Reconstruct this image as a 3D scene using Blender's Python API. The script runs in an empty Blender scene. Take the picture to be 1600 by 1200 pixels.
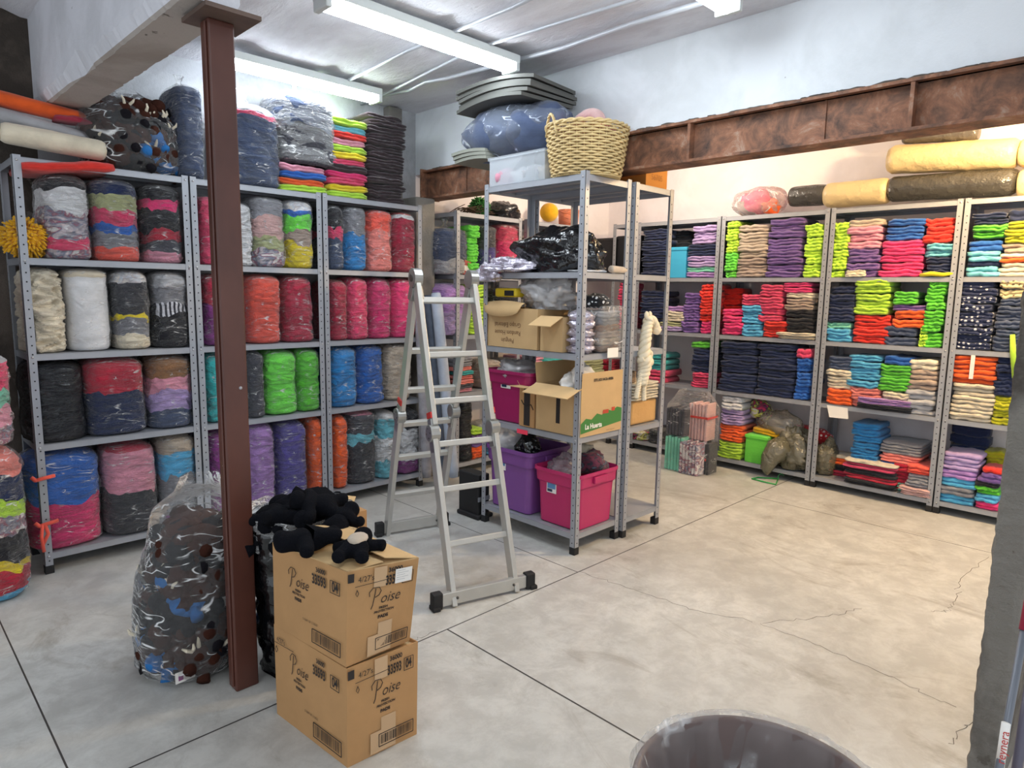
import bpy, bmesh, math, random
from mathutils import Vector, Matrix, noise
PI = math.pi
C = bpy.context.scene.collection
SC = bpy.context.scene

# ------------------------------------------------------------------ camera
F_PX = 1045.3
YAW, PITCH, ROLL, CAM_H = math.radians(44.784), math.radians(7.837), math.radians(0.947), 1.5
_f0 = Vector((math.sin(YAW), math.cos(YAW), 0)); _r0 = Vector((math.cos(YAW), -math.sin(YAW), 0)); _u0 = Vector((0, 0, 1))
FWD = math.cos(PITCH)*_f0 - math.sin(PITCH)*_u0
_u = math.cos(PITCH)*_u0 + math.sin(PITCH)*_f0
RGT = math.cos(ROLL)*_r0 + math.sin(ROLL)*_u
UPV = -math.sin(ROLL)*_r0 + math.cos(ROLL)*_u
CAM = Vector((0, 0, CAM_H))
cd = bpy.data.cameras.new('camera'); cam = bpy.data.objects.new('camera', cd); C.objects.link(cam)
cd.sensor_width = 36; cd.lens = F_PX/1600*36; cd.clip_start = 0.02
m = Matrix((RGT, UPV, -FWD)).transposed().to_4x4(); m.translation = CAM
cam.matrix_world = m
SC.camera = cam

def at(px, py, ax, val):
    """point of the plane axis=val seen along a measured direction; used to lay out the survey of the shelves"""
    d = RGT*(px-800)/F_PX - UPV*(py-600)/F_PX + FWD
    return CAM + d*((val-CAM[ax])/d[ax])

# ------------------------------------------------------------------ world, exposure
w = bpy.data.worlds.new('world'); SC.world = w; w.use_nodes = True
w.node_tree.nodes['Background'].inputs[0].default_value = (0.86, 0.93, 1.0, 1)
w.node_tree.nodes['Background'].inputs[1].default_value = 0.62
SC.view_settings.view_transform = 'Standard'; SC.view_settings.look = 'None'
SC.view_settings.exposure = 1.0; SC.view_settings.gamma = 1; SC.view_settings.use_curve_mapping = False
SC.cycles.max_bounces = 7; SC.cycles.transparent_max_bounces = 10
SC.cycles.sample_clamp_indirect = 6
TUBE = 17.0          # strength of the tubes
WARM = 92.0          # watts of the warm bulbs in the back room

# ------------------------------------------------------------------ helpers
def s2l(c): return c/12.92 if c <= .04045 else ((c+.055)/1.055)**2.4
def hx(h): return tuple(s2l(int(h[i:i+2], 16)/255) for i in (0, 2, 4)) + (1,)
def link(o, parent=None):
    C.objects.link(o)
    if parent is not None: o.parent = parent
    return o
def tag(o, label=None, cat=None, group=None, kind=None):
    if label: o['label'] = label
    if cat: o['category'] = cat
    if group: o['group'] = group
    if kind: o['kind'] = kind
    return o
def empty(name, loc, rz=0, label=None, cat=None, group=None):
    o = bpy.data.objects.new(name, None); C.objects.link(o); o.location = loc; o.rotation_euler = (0, 0, rz)
    o.empty_display_size = .05
    return tag(o, label, cat, group)
def mesh_obj(name, verts, faces, mats, parent=None, smooth=True, fm=None):
    me = bpy.data.meshes.new(name); me.from_pydata([tuple(v) for v in verts], [], faces)
    if not isinstance(mats, (list, tuple)): mats = [mats]
    for q in mats: me.materials.append(q)
    if smooth: me.polygons.foreach_set('use_smooth', [True]*len(me.polygons))
    if fm: me.polygons.foreach_set('material_index', fm)
    me.update()
    return link(bpy.data.objects.new(name, me), parent)
class MB:
    def __init__(s): s.v = []; s.f = []; s.m = []
    def add(s, vs, fs, mi=0):
        k = len(s.v); s.v += [Vector(q) for q in vs]; s.f += [tuple(i+k for i in f) for f in fs]; s.m += [mi]*len(fs); return s
    def box(s, a, b, mi=0, M=None):
        x0, y0, z0 = a; x1, y1, z1 = b
        vs = [Vector(p) for p in ((x0,y0,z0),(x1,y0,z0),(x1,y1,z0),(x0,y1,z0),(x0,y0,z1),(x1,y0,z1),(x1,y1,z1),(x0,y1,z1))]
        if M: vs = [M @ p for p in vs]
        return s.add(vs, [(0,3,2,1),(4,5,6,7),(0,1,5,4),(1,2,6,5),(2,3,7,6),(3,0,4,7)], mi)
    def bar(s, p, q, wd, hg, up=Vector((0,0,1)), mi=0):
        p = Vector(p); q = Vector(q); d = (q-p).normalized(); sd = d.cross(up).normalized(); u = sd.cross(d)
        vs = [e + sd*a*wd/2 + u*b*hg/2 for e in (p, q) for a, b in ((-1,-1),(1,-1),(1,1),(-1,1))]
        return s.add(vs, [(0,1,2,3),(7,6,5,4),(0,4,5,1),(1,5,6,2),(2,6,7,3),(3,7,4,0)], mi)
    def tube(s, pts, r, n=8, mi=0, closed=False, cap=True):
        pts = [Vector(p) for p in pts]; N = len(pts); rs = r if isinstance(r, (list, tuple)) else [r]*N
        vs = []; prev = None
        for i, p in enumerate(pts):
            t = (pts[(i+1) % N]-pts[i-1]) if closed else (pts[min(i+1, N-1)]-pts[max(i-1, 0)])
            t.normalize()
            if prev is None:
                a = t.cross(Vector((0,0,1)));
                if a.length < .05: a = t.cross(Vector((1,0,0)))
            else: a = prev - t*prev.dot(t)
            a.normalize(); prev = a; b = t.cross(a)
            for k in range(n):
                an = 2*PI*k/n; vs.append(p + a*math.cos(an)*rs[i] + b*math.sin(an)*rs[i])
        fs = []
        for i in range(N if closed else N-1):
            j = (i+1) % N
            for k in range(n): fs.append((i*n+k, i*n+(k+1) % n, j*n+(k+1) % n, j*n+k))
        if cap and not closed: fs += [tuple(reversed(range(n))), tuple((N-1)*n+k for k in range(n))]
        return s.add(vs, fs, mi)
    def lathe(s, prof, n=32, c=(0,0,0), mi=0, cap=True):
        c = Vector(c); vs = []
        for r, z in prof:
            for k in range(n): an = 2*PI*k/n; vs.append(c + Vector((r*math.cos(an), r*math.sin(an), z)))
        fs = [(i*n+k, i*n+(k+1) % n, (i+1)*n+(k+1) % n, (i+1)*n+k) for i in range(len(prof)-1) for k in range(n)]
        if cap: fs += [tuple(reversed(range(n))), tuple((len(prof)-1)*n+k for k in range(n))]
        return s.add(vs, fs, mi)
    def ell(s, c, r, n=10, mi=0, R=None, amp=0, seed=0):
        vs = []; fs = []; M = n; c = Vector(c); K = n+4
        for i in range(M+1):
            th = PI*i/M
            for k in range(K):
                an = 2*PI*k/K; d = Vector((math.sin(th)*math.cos(an), math.sin(th)*math.sin(an), math.cos(th)))
                q = 1 + (amp*noise.noise(d*1.7+Vector((seed, seed*.7, 0))) if amp else 0)
                p = Vector((d.x*r[0], d.y*r[1], d.z*r[2]))*q
                if R: p = R @ p
                vs.append(c+p)
        for i in range(M):
            for k in range(K): fs.append((i*K+k, (i+1)*K+k, (i+1)*K+(k+1) % K, i*K+(k+1) % K))
        return s.add(vs, fs, mi)
    def build(s, name, mats, parent=None, smooth=False, bevel=0):
        o = mesh_obj(name, s.v, s.f, mats, parent, smooth, s.m)
        if bevel:
            md = o.modifiers.new('b', 'BEVEL'); md.width = bevel; md.segments = 2; md.limit_method = 'ANGLE'; md.angle_limit = math.radians(40)
        return o
def recalc(o):
    bm = bmesh.new(); bm.from_mesh(o.data); bmesh.ops.recalc_face_normals(bm, faces=bm.faces); bm.to_mesh(o.data); bm.free(); return o
def nz(x, y=0., z=0.): return noise.noise(Vector((x, y, z)))
def fbm(x, y=0., z=0., o=3):
    v = 0; a = 1; k = 1
    for i in range(o): v += a*noise.noise(Vector((x*k, y*k, z*k+i*7.1))); a *= .5; k *= 2.03
    return v

# ------------------------------------------------------------------ materials
MATS = {}
def nodes(name):
    m = bpy.data.materials.new(name); m.use_nodes = True; nt = m.node_tree; b = nt.nodes['Principled BSDF']; return m, nt, b
def N(nt, t, **kw):
    n = nt.nodes.new(t)
    for k, v in kw.items():
        if k == 'i':
            for a, q in v.items(): n.inputs[a].default_value = q
        else: setattr(n, k, v)
    return n
def coords(nt, scale=(1,1,1), obj=True):
    tc = N(nt, 'ShaderNodeTexCoord'); mp = N(nt, 'ShaderNodeMapping'); mp.inputs['Scale'].default_value = scale
    nt.links.new(tc.outputs['Object' if obj else 'Generated'], mp.inputs[0]); return mp.outputs[0]
def noise_n(nt, vec, scale, detail=4, rough=.6, dist=0):
    n = N(nt, 'ShaderNodeTexNoise'); n.inputs['Scale'].default_value = scale; n.inputs['Detail'].default_value = detail
    n.inputs['Roughness'].default_value = rough; n.inputs['Distortion'].default_value = dist
    if vec: nt.links.new(vec, n.inputs['Vector'])
    return n.outputs['Fac']
def ramp(nt, fac, stops):
    r = N(nt, 'ShaderNodeValToRGB'); cr = r.color_ramp
    while len(cr.elements) > len(stops): cr.elements.remove(cr.elements[-1])
    while len(cr.elements) < len(stops): cr.elements.new(1)
    for e, (p, c) in zip(cr.elements, stops): e.position = p; e.color = c if len(c) == 4 else (*c, 1)
    nt.links.new(fac, r.inputs[0]); return r.outputs[0]
def mixc(nt, fac, a, b, mode='MIX'):
    n = N(nt, 'ShaderNodeMix', data_type='RGBA', blend_type=mode)
    for sock, v in ((n.inputs[0], fac), (n.inputs[6], a), (n.inputs[7], b)):
        if hasattr(v, 'links') or hasattr(v, 'is_linked'): nt.links.new(v, sock)
        else: sock.default_value = v
    return n.outputs[2]
def bump(nt, b, h, strength=.3, dist=.01):
    n = N(nt, 'ShaderNodeBump'); n.inputs['Strength'].default_value = strength; n.inputs['Distance'].default_value = dist
    nt.links.new(h, n.inputs['Height']); nt.links.new(n.outputs[0], b.inputs['Normal']); return n
def plain(key, h, rough=.6, metal=0, spec=.5, bmp=None, var=0):
    if key in MATS: return MATS[key]
    m, nt, b = nodes(key); c = hx(h); b.inputs['Base Color'].default_value = c
    b.inputs['Roughness'].default_value = rough; b.inputs['Metallic'].default_value = metal; b.inputs['Specular IOR Level'].default_value = spec
    if var:
        f = noise_n(nt, coords(nt), 9, 5); d = tuple(q*(1-var) for q in c[:3])+(1,)
        nt.links.new(ramp(nt, f, [(.35, d), (.65, c)]), b.inputs['Base Color'])
    if bmp: bump(nt, b, noise_n(nt, coords(nt), bmp[0], 4), bmp[1], bmp[2])
    MATS[key] = m; return m

COL = {'navy':'232f52','royal blue':'2f66b8','blue':'2f86c8','sky blue':'58b0dc','cyan':'74c2d2','mint':'86d8bc','teal':'3fb0b0',
 'purple':'775a9b','violet':'6a4fa0','indigo':'584f94','lavender':'b8a0d2','lilac':'b48acb','plum':'8c3f86','lime':'bde84a','green':'62c43e','bright green':'72dc4e','olive':'b4b428',
 'taupe':'a8968a','beige':'c4b4a2','cream':'e6dac2','white':'e6e6e8','pink':'e39aae','salmon':'f08a80','coral':'f2604f','rose':'e04a70','hot pink':'ee3f7c','magenta':'da3a74','crimson':'b8283f','red':'e2382e',
 'dark red':'b03048','orange':'f0642c','yellow':'ecd42c','grey':'8c8c92','light grey':'b8b8bc','dark grey':'4c4c54','black':'222228','charcoal':'3b3c42','brown':'4a2c22','dark brown':'3a2c30','tan':'8e6440','denim':'4a5672','dusty pink':'d0a8a4','khaki':'a9ac80','golden':'e0a820'}
def cloth(name, bag=False):
    key = ('bundle_' if bag else 'cloth_')+name
    if key in MATS: return MATS[key]
    m, nt, b = nodes(key); b.inputs['Roughness'].default_value = .92; b.inputs['Specular IOR Level'].default_value = .2
    b.inputs['Sheen Weight'].default_value = .25; b.inputs['Sheen Roughness'].default_value = .5
    vec = coords(nt)
    if name.startswith('dotted'):
        v = N(nt, 'ShaderNodeTexVoronoi'); v.inputs['Scale'].default_value = 34; v.inputs['Randomness'].default_value = .35
        tc = N(nt, 'ShaderNodeTexCoord'); geo = N(nt, 'ShaderNodeNewGeometry'); nt.links.new(geo.outputs['Position'], v.inputs['Vector'])
        bc, dc = {'dotted navy': ('2a3354', 'd8dae4'), 'dotted red': ('b82a30', 'e8d8d4'), 'dotted black': ('1c1c20', 'd8d8d8'), 'dotted cream': ('e2cf9e', '5a4a44')}[name]
        nt.links.new(ramp(nt, v.outputs['Distance'], [(.26, hx(dc)), (.34, hx(bc))]), b.inputs['Base Color'])
    elif name.startswith('mixed'):
        a = {'mixed print': ('c9bcc0', '7e8496', '9a5a6a', 'd8d4d2'), 'mixed dark': ('34343e', '6a3044', '20222c', '59606e'), 'mixed bright': ('d8446c', '2b3354', 'd8d84c', 'e0dad4'), 'mixed pale': ('dcd6d0', 'b9b0b4', 'cfd4dc', 'e4dcd4')}[name]
        f = noise_n(nt, coords(nt, (1,1,1.7)), 11, 3, .5, 1.2)
        r = ramp(nt, f, [(.36, hx(a[0])), (.46, hx(a[1])), (.54, hx(a[2])), (.62, hx(a[3]))])
        nt.links.new(r, b.inputs['Base Color'])
    elif name == 'striped':
        wv = N(nt, 'ShaderNodeTexWave'); wv.inputs['Scale'].default_value = 14; wv.inputs['Distortion'].default_value = 2; wv.bands_direction = 'X'
        nt.links.new(vec, wv.inputs['Vector']); nt.links.new(ramp(nt, wv.outputs[0], [(.4, hx('30303a')), (.55, hx('d0d0d8'))]), b.inputs['Base Color'])
    else:
        c = hx(COL[name]); f = noise_n(nt, vec, 6, 4); oi = N(nt, 'ShaderNodeObjectInfo')
        d = tuple(q*.72 for q in c[:3])+(1,); base = ramp(nt, f, [(.3, d), (.62, c)])
        hs = N(nt, 'ShaderNodeHueSaturation'); mr = N(nt, 'ShaderNodeMapRange'); mr.inputs[3].default_value = .88; mr.inputs[4].default_value = 1.1
        nt.links.new(oi.outputs['Random'], mr.inputs[0]); nt.links.new(mr.outputs[0], hs.inputs['Value']); nt.links.new(base, hs.inputs['Color'])
        nt.links.new(hs.outputs[0], b.inputs['Base Color'])
    if bag: bump(nt, b, noise_n(nt, coords(nt, (1,1,3.6)), 9, 4, .6, 1.3), .9, .042)
    else: bump(nt, b, noise_n(nt, coords(nt, (1,1,2.2)), 38, 5, .65, .6), .5, .006)
    MATS[key] = m; return m
def film(key, tint='ffffff', haze=.015, shine=.34, rough=.12, scale=(1,1,3), bs=9, streak=.6):
    if key in MATS: return MATS[key]
    m, nt, b = nodes(key); b.inputs['Base Color'].default_value = hx(tint); b.inputs['Roughness'].default_value = rough
    b.inputs['Specular IOR Level'].default_value = .9
    vec = coords(nt, scale)
    h = noise_n(nt, vec, bs, 3, .55, 1.2)
    bp = bump(nt, b, h, 1.0, .03)
    lw = N(nt, 'ShaderNodeLayerWeight'); lw.inputs['Blend'].default_value = .28; nt.links.new(bp.outputs[0], lw.inputs['Normal'])
    h2 = noise_n(nt, coords(nt, (scale[0], scale[1], scale[2]*1.6)), bs*.8, 1.5, .5, .7); msk = noise_n(nt, coords(nt, (1, 1, 1.5)), 9, 2)
    r1 = N(nt, 'ShaderNodeMath', operation='SUBTRACT'); r1.inputs[1].default_value = .5; nt.links.new(h2, r1.inputs[0])
    r2 = N(nt, 'ShaderNodeMath', operation='ABSOLUTE'); nt.links.new(r1.outputs[0], r2.inputs[0])
    cr0 = ramp(nt, r2.outputs[0], [(.0, (1,1,1)), (.026, (0,0,0))]); cr1 = ramp(nt, msk, [(.50, (0,0,0)), (.60, (1,1,1))])  # thin white ridges painted into the film as its highlights and glare
    cm = N(nt, 'ShaderNodeMath', operation='MULTIPLY'); nt.links.new(cr0, cm.inputs[0]); nt.links.new(cr1, cm.inputs[1]); cr = cm.outputs[0]
    mu = N(nt, 'ShaderNodeMath', operation='MULTIPLY_ADD'); mu.inputs[1].default_value = shine; mu.inputs[2].default_value = haze
    nt.links.new(lw.outputs['Fresnel'], mu.inputs[0])
    ad = N(nt, 'ShaderNodeMath', operation='MULTIPLY_ADD'); ad.inputs[1].default_value = streak; ad.use_clamp = True
    nt.links.new(cr, ad.inputs[0]); nt.links.new(mu.outputs[0], ad.inputs[2])
    tr = N(nt, 'ShaderNodeBsdfTransparent'); mx = N(nt, 'ShaderNodeMixShader'); out = nt.nodes['Material Output']
    nt.links.new(ad.outputs[0], mx.inputs[0]); nt.links.new(tr.outputs[0], mx.inputs[1]); nt.links.new(b.outputs[0], mx.inputs[2]); nt.links.new(mx.outputs[0], out.inputs[0])
    MATS[key] = m; return m
FILM = film('clear_film')
FILM_B = film('big_bag_film', haze=.03, shine=.9, rough=.10, scale=(1,1,1.8), bs=8, streak=.7)
FILM_H = film('hazy_film', haze=.16, shine=.7)
STEEL = plain('grey_rack_paint', 'a3a6ad', .42, .25, .5, var=.08)
STEEL_D = plain('rack_hole', '1c1c1e', .8)
RUBBER = plain('black_rubber', '1b1b1d', .7)
ALU = plain('aluminium', 'c6c5c0', .38, .55, .6, (60, .1, .002), .08)
CARD = plain('cardboard', 'b98f62', .85, 0, .2, (20, .08, .004), .08)
CARD_L = plain('pale_cardboard', 'cbaa7c', .85, 0, .2, (20, .08, .004), .06)
INK = plain('black_ink', '2a2422', .8)
WHITEP = plain('white_paper', 'ece8e2', .8)
TAPE = plain('parcel_tape', 'c4a27c', .25, 0, .6)
BLACKP = plain('black_plastic_film', '0d0e11', .16, 0, .7, (7, .7, .03))
WICK = plain('wicker', 'd9be88', .6, 0, .4, (50, .3, .003), .22)
PLUSH = plain('black_plush', '0e0f14', 1, 0, .1, (120, .8, .006))

def wall_mat(key, base, dirt, bscale=5, bs=.25, spots=.0, streak=(1,1,1)):
    m, nt, b = nodes(key); b.inputs['Roughness'].default_value = .85; b.inputs['Specular IOR Level'].default_value = .25
    v = coords(nt, streak)
    f = noise_n(nt, v, 2.1, 6, .6, .4); c = ramp(nt, f, [(.38, hx(dirt)), (.55, hx(base))])
    if spots:
        g = noise_n(nt, v, 9, 8, .72); k = ramp(nt, g, [(.68-spots, (0,0,0)), (.70-spots, (1,1,1))])
        c = mixc(nt, k, c, hx('6e675f'))
    nt.links.new(c, b.inputs['Base Color'])
    bump(nt, b, noise_n(nt, v, bscale*4, 8, .7), bs, .02); return m
M_CEIL = wall_mat('painted_board_ceiling', 'ecebf0', 'dcd9de', 4, .8, -.025, (2.2, .8, 1))
M_WALL = wall_mat('white_painted_wall', 'e9edf1', 'dde1e4', 4, .2, -.03)
M_BACK = wall_mat('plain_white_wall', 'eee8ea', 'e6dfe0', 4, .1)
M_RAW = wall_mat('raw_concrete', '8f8b84', '6e6a64', 8, .7, .02)
M_DARK = wall_mat('bare_brown_concrete', '6f655c', '4a433d', 8, .8, .04)
M_BEAMW = wall_mat('white_painted_beam', 'e2e3ea', 'd3d4da', 6, .45, -.01)
def rust():
    m, nt, b = nodes('rusty_steel'); v = coords(nt)
    f = noise_n(nt, v, 7, 8, .7, .5); c = ramp(nt, f, [(.3, hx('3c302c')), (.46, hx('7a5744')), (.56, hx('9c6b50')), (.7, hx('b8a08c'))])
    nt.links.new(c, b.inputs['Base Color']); b.inputs['Roughness'].default_value = .65; b.inputs['Metallic'].default_value = .1
    bump(nt, b, noise_n(nt, v, 40, 6, .7), .4, .004); return m
M_RUST = rust()
def brown_paint():
    m, nt, b = nodes('brown_column_paint'); v = coords(nt, (1,1,.6))
    g = noise_n(nt, v, 26, 3, .6); k = ramp(nt, g, [(.745, (0,0,0)), (.76, (1,1,1))])
    c = mixc(nt, k, ramp(nt, noise_n(nt, v, 3, 4), [(.3, hx('43241d')), (.7, hx('5c352b'))]), hx('b8a49a'))
    nt.links.new(c, b.inputs['Base Color']); b.inputs['Roughness'].default_value = .38; return m
M_BROWN = brown_paint()
def floor_mat():
    m, nt, b = nodes('polished_concrete_floor'); v = coords(nt)
    big = noise_n(nt, v, .9, 6, .62, .6); fine = noise_n(nt, v, 7, 9, .75, .3)
    c = ramp(nt, big, [(.3, hx('b6b5b0')), (.5, hx('c6c5c0')), (.7, hx('d2d1cc'))])
    c = mixc(nt, ramp(nt, fine, [(.42, (.35,.35,.35)), (.6, (0,0,0))]), c, hx('8e8b86'))
    st = noise_n(nt, coords(nt, (1.3, .6, 1)), 1.7, 7, .7, 1.4)
    c = mixc(nt, ramp(nt, st, [(.57, (0,0,0)), (.70, (.6,.6,.6))]), c, hx('8b8378'))
    # saw-cut joints and fine crack lines
    sp = N(nt, 'ShaderNodeSeparateXYZ'); nt.links.new(v, sp.inputs[0])
    def line(axis, pos, wd, cond=None):
        s = N(nt, 'ShaderNodeMath', operation='SUBTRACT'); nt.links.new(sp.outputs[axis], s.inputs[0]); s.inputs[1].default_value = pos
        a = N(nt, 'ShaderNodeMath', operation='ABSOLUTE'); nt.links.new(s.outputs[0], a.inputs[0])
        l = N(nt, 'ShaderNodeMath', operation='LESS_THAN'); nt.links.new(a.outputs[0], l.inputs[0]); l.inputs[1].default_value = wd
        o = l.outputs[0]
        if cond:
            g = N(nt, 'ShaderNodeMath', operation=cond[0]); nt.links.new(sp.outputs[cond[1]], g.inputs[0]); g.inputs[1].default_value = cond[2]
            mu = N(nt, 'ShaderNodeMath', operation='MULTIPLY'); nt.links.new(o, mu.inputs[0]); nt.links.new(g.outputs[0], mu.inputs[1]); o = mu.outputs[0]
        return o
    ls = [line(1, 2.19, .0035), line(0, .37, .003), line(0, 1.79, .004, ('LESS_THAN', 1, 2.19)), line(0, 2.7, .003, ('GREATER_THAN', 1, 2.19)), line(0, 4.75, .003, ('LESS_THAN', 1, 2.19))]
    acc = ls[0]
    for q in ls[1:]:
        mx = N(nt, 'ShaderNodeMath', operation='MAXIMUM'); nt.links.new(acc, mx.inputs[0]); nt.links.new(q, mx.inputs[1]); acc = mx.outputs[0]
    c = mixc(nt, acc, c, hx('3f3c3a'))
    nt.links.new(c, b.inputs['Base Color'])
    nt.links.new(ramp(nt, fine, [(.3, (.34,.34,.34)), (.7, (.6,.6,.6))]), b.inputs['Roughness'])
    bump(nt, b, noise_n(nt, v, 30, 6, .7), .08, .004); return m
M_FLOOR = floor_mat()

# ------------------------------------------------------------------ the setting
CEIL = 2.87; WY = 4.45; BX = 3.30; WX = 5.82
def struct(name, mb, mat, parent=None, bevel=0, smooth=False):
    o = mb.build(name, mat, parent, smooth, bevel)
    if parent is None: o['kind'] = 'structure'
    return o
struct('floor', MB().box((-2.5, -3, -.1), (6.6, 5, 0)), M_FLOOR)
# ceiling as a gently uneven sheet with board joints
def ceiling():
    mb = MB(); nx, ny = 100, 70; x0, x1, y0, y1 = -1.5, WX, -2.2, WY
    vs = []
    for j in range(ny+1):
        for i in range(nx+1):
            x = x0+(x1-x0)*i/nx; y = y0+(y1-y0)*j/ny
            z = CEIL + .010*fbm(x*1.4, y*.5, 2) + (.022 if abs(((x+.2) % .55)-.31) < .05 else 0) + (.012*max(0, nz(x*1.3, y*1.1, 9)-.25) > .002)*.008
            vs.append((x, y, z))
    fs = [(j*(nx+1)+i, (j+1)*(nx+1)+i, (j+1)*(nx+1)+i+1, j*(nx+1)+i+1) for j in range(ny) for i in range(nx)]
    mb.add(vs, fs); mb.box((x0, y0, CEIL+.05), (x1, y1, CEIL+.15)); return mb
struct('ceiling', ceiling(), M_CEIL, smooth=True)
struct('wall_left', MB().box((.80, WY, 0), (BX, WY+.15, 3)), wall_mat('grey_white_wall', 'c4c6ca', 'a3a4a6', 6, .4, .01))
struct('wall_left_bare', MB().box((-2.5, WY, 0), (.80, WY+.15, 3)), M_DARK)
struct('wall_back_room', MB().box((BX, WY, 0), (WX+.15, WY+.15, 3)), M_BACK)
struct('wall_right', MB().box((WX, -1.5, 0), (WX+.15, WY, 3)), M_BACK)
struct('wall_above_beam', MB().box((BX, -1.5, 2.405), (BX+.18, WY, 2.93)), M_WALL)
struct('column_concrete', MB().box((3.12, 4.2, 0), (BX, WY, 2.2)), M_RAW, bevel=.01)
struct('wall_corner_strip', MB().box((3.0, 4.37, 0), (3.12, WY, 2.86)), M_RAW, bevel=.008)
# rusty steel I-beam carrying the wall
def ibeam():
    mb = MB(); a, b = -.8, 4.31
    mb.box((BX-.035, a, 2.205), (BX+.13, b, 2.219)).box((BX-.035, a, 2.405), (BX+.13, b, 2.419)).box((BX+.02, a, 2.219), (BX+.035, b, 2.405))
    for y in (1.99, .93): mb.box((BX-.03, y-.008, 2.219), (BX+.02, y+.008, 2.405))
    for y in (4.30, 3.85, 1.30): mb.box((BX+.012, y-.004, 2.219), (BX+.02, y+.004, 2.405))
    mb.box((BX-.05, 4.31, 2.20), (BX+.13, 4.325, 2.43))
    return mb
o = struct('beam_steel', ibeam(), M_RUST)
# rubble packing between beam and wall
mb = MB()
random.seed(4)
for i in range(60):
    y = random.uniform(.0, 4.2); mb.ell((BX-.01, y, 2.42), (.02, random.uniform(.02, .09), .010), 6, amp=.5, seed=i)
struct('trim_1', mb, M_DARK, smooth=True)
# white beam upper left, with a broken lower arris
def wbeam():
    mb = MB(); x0, x1 = .80, 1.0; y0, y1 = 2.30, WY; n = 90
    vs = []
    for i in range(n+1):
        y = y0+(y1-y0)*i/n; c = .012*max(0, fbm(y*4, 3))+.006*nz(y*25) ; big = .05*max(0, 1-abs(y-3.55)/.22)
        zb = 2.395 + .012*(y-2.3)
        vs += [(x0, y, CEIL+.03), (x0+.004*nz(y*6), y, zb+.05+c*2+big), (x0+.02+c+big*.4, y, zb+.01+c), (x0+.03+c, y, zb), (x1-.01-c, y, zb), (x1, y, zb+.02), (x1, y, CEIL+.03)]
    fs = []
    fm = []
    for i in range(n):
        for k in range(6):
            fs.append((i*7+k, i*7+k+1, (i+1)*7+k+1, (i+1)*7+k)); fm.append(1 if k in (2, 3) else 0)
    fs += [tuple(range(7)), tuple(n*7+6-k for k in range(7))]; fm += [0, 0]
    o = mesh_obj('beam_white', vs, fs, [M_BEAMW, wall_mat('bare_beam_soffit', 'b4aca6', 'a0968e', 6, .3, .01)], smooth=False, fm=fm)
    o['kind'] = 'structure'; recalc(o)
wbeam()
# brown steel column with cap plate
mb = MB(); cx0, cx1, cy0, cy1 = .915, 1.002, 2.355, 2.425
mb.box((cx0, cy0, 0), (cx1, cy1, 2.372)); 
o = struct('column_brown', mb, M_BROWN, bevel=.006)
mb = MB().box((.875, 2.265, 2.372), (1.055, 2.475, 2.386)); o2 = struct('cap_plate', mb, plain('cap_plate_steel', '6e5b52', .6, .2, var=.3), o)
mb = MB().tube([(cx0-.004, 2.372, .02), (cx0-.004, 2.372, 2.36)], .005, 6); struct('weld_seam', mb, M_BROWN, o)
mb = MB().ell((.975, cy0, 1.145), (.006, .004, .006), 6); struct('bolt', mb, STEEL, o)
# rough concrete wall end at the near right
def pillar():
    vs = []; fs = []; n = 200; x0, x1, ya, yb = 2.435, 3.2, .262, .355; prof = [(x1, yb), (x0+.03, yb), (x0+.004, yb-.006), (x0, yb-.02), (x0, ya+.02), (x0+.008, ya+.004), (x0+.03, ya), (x1, ya)]
    for i in range(n+1):
        z = 2.205*i/n
        for k, (x, y) in enumerate(prof):
            a = .0 if k in (0, 7) else 1
            vs.append((x+a*.007*fbm(z*14, k*3.1), y+a*.006*fbm(z*19, k*1.3, 4), z))
    for i in range(n):
        for k in range(7): fs.append((i*8+k, i*8+k+1, (i+1)*8+k+1, (i+1)*8+k))
    fs.append(tuple(range(8)))
    o = mesh_obj('wall_end_rough', vs, fs, wall_mat('rough_wall_end', '8d8880', '57514b', 7, 1.0, .05), smooth=False); o['kind'] = 'structure'; recalc(o)
pillar()
# cracks in the floor: thin dark ribbons belonging to the floor
fl = bpy.data.objects['floor']
def crack(pts, seed):
    P = []
    for (a, b) in zip(pts, pts[1:]):
        a = at(*a, 2, 0); b = at(*b, 2, 0)
        for k in range(9): P.append(a.lerp(b, k/9))
    P = [p + Vector((.03*nz(i*.9, seed), .03*nz(i*.9, seed+5), 0)) for i, p in enumerate(P)]
    vs = []
    for i, p in enumerate(P):
        t = (P[min(i+1, len(P)-1)]-P[max(i-1, 0)]).normalized(); s = Vector((-t.y, t.x, 0))*(.0012+.0008*nz(i*.5, seed))
        vs += [(p.x+s.x, p.y+s.y, .0006), (p.x-s.x, p.y-s.y, .0006)]
    o = mesh_obj('crack', vs, [(2*i, 2*i+1, 2*i+3, 2*i+2) for i in range(len(P)-1)], plain('crack_line', '625c55', .9), fl)
for i, pts in enumerate([[(905,893),(1000,925),(1090,955),(1190,973)], [(1190,973),(1290,965),(1350,950)], [(1190,973),(1280,1010),(1400,1060),(1500,1110)], [(1545,870),(1500,905),(1495,935),(1480,955),(1450,955)], [(1535,1120),(1500,1140),(1485,1170)], [(640,1000),(690,985)]]): crack(pts, i*3.3)
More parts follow.
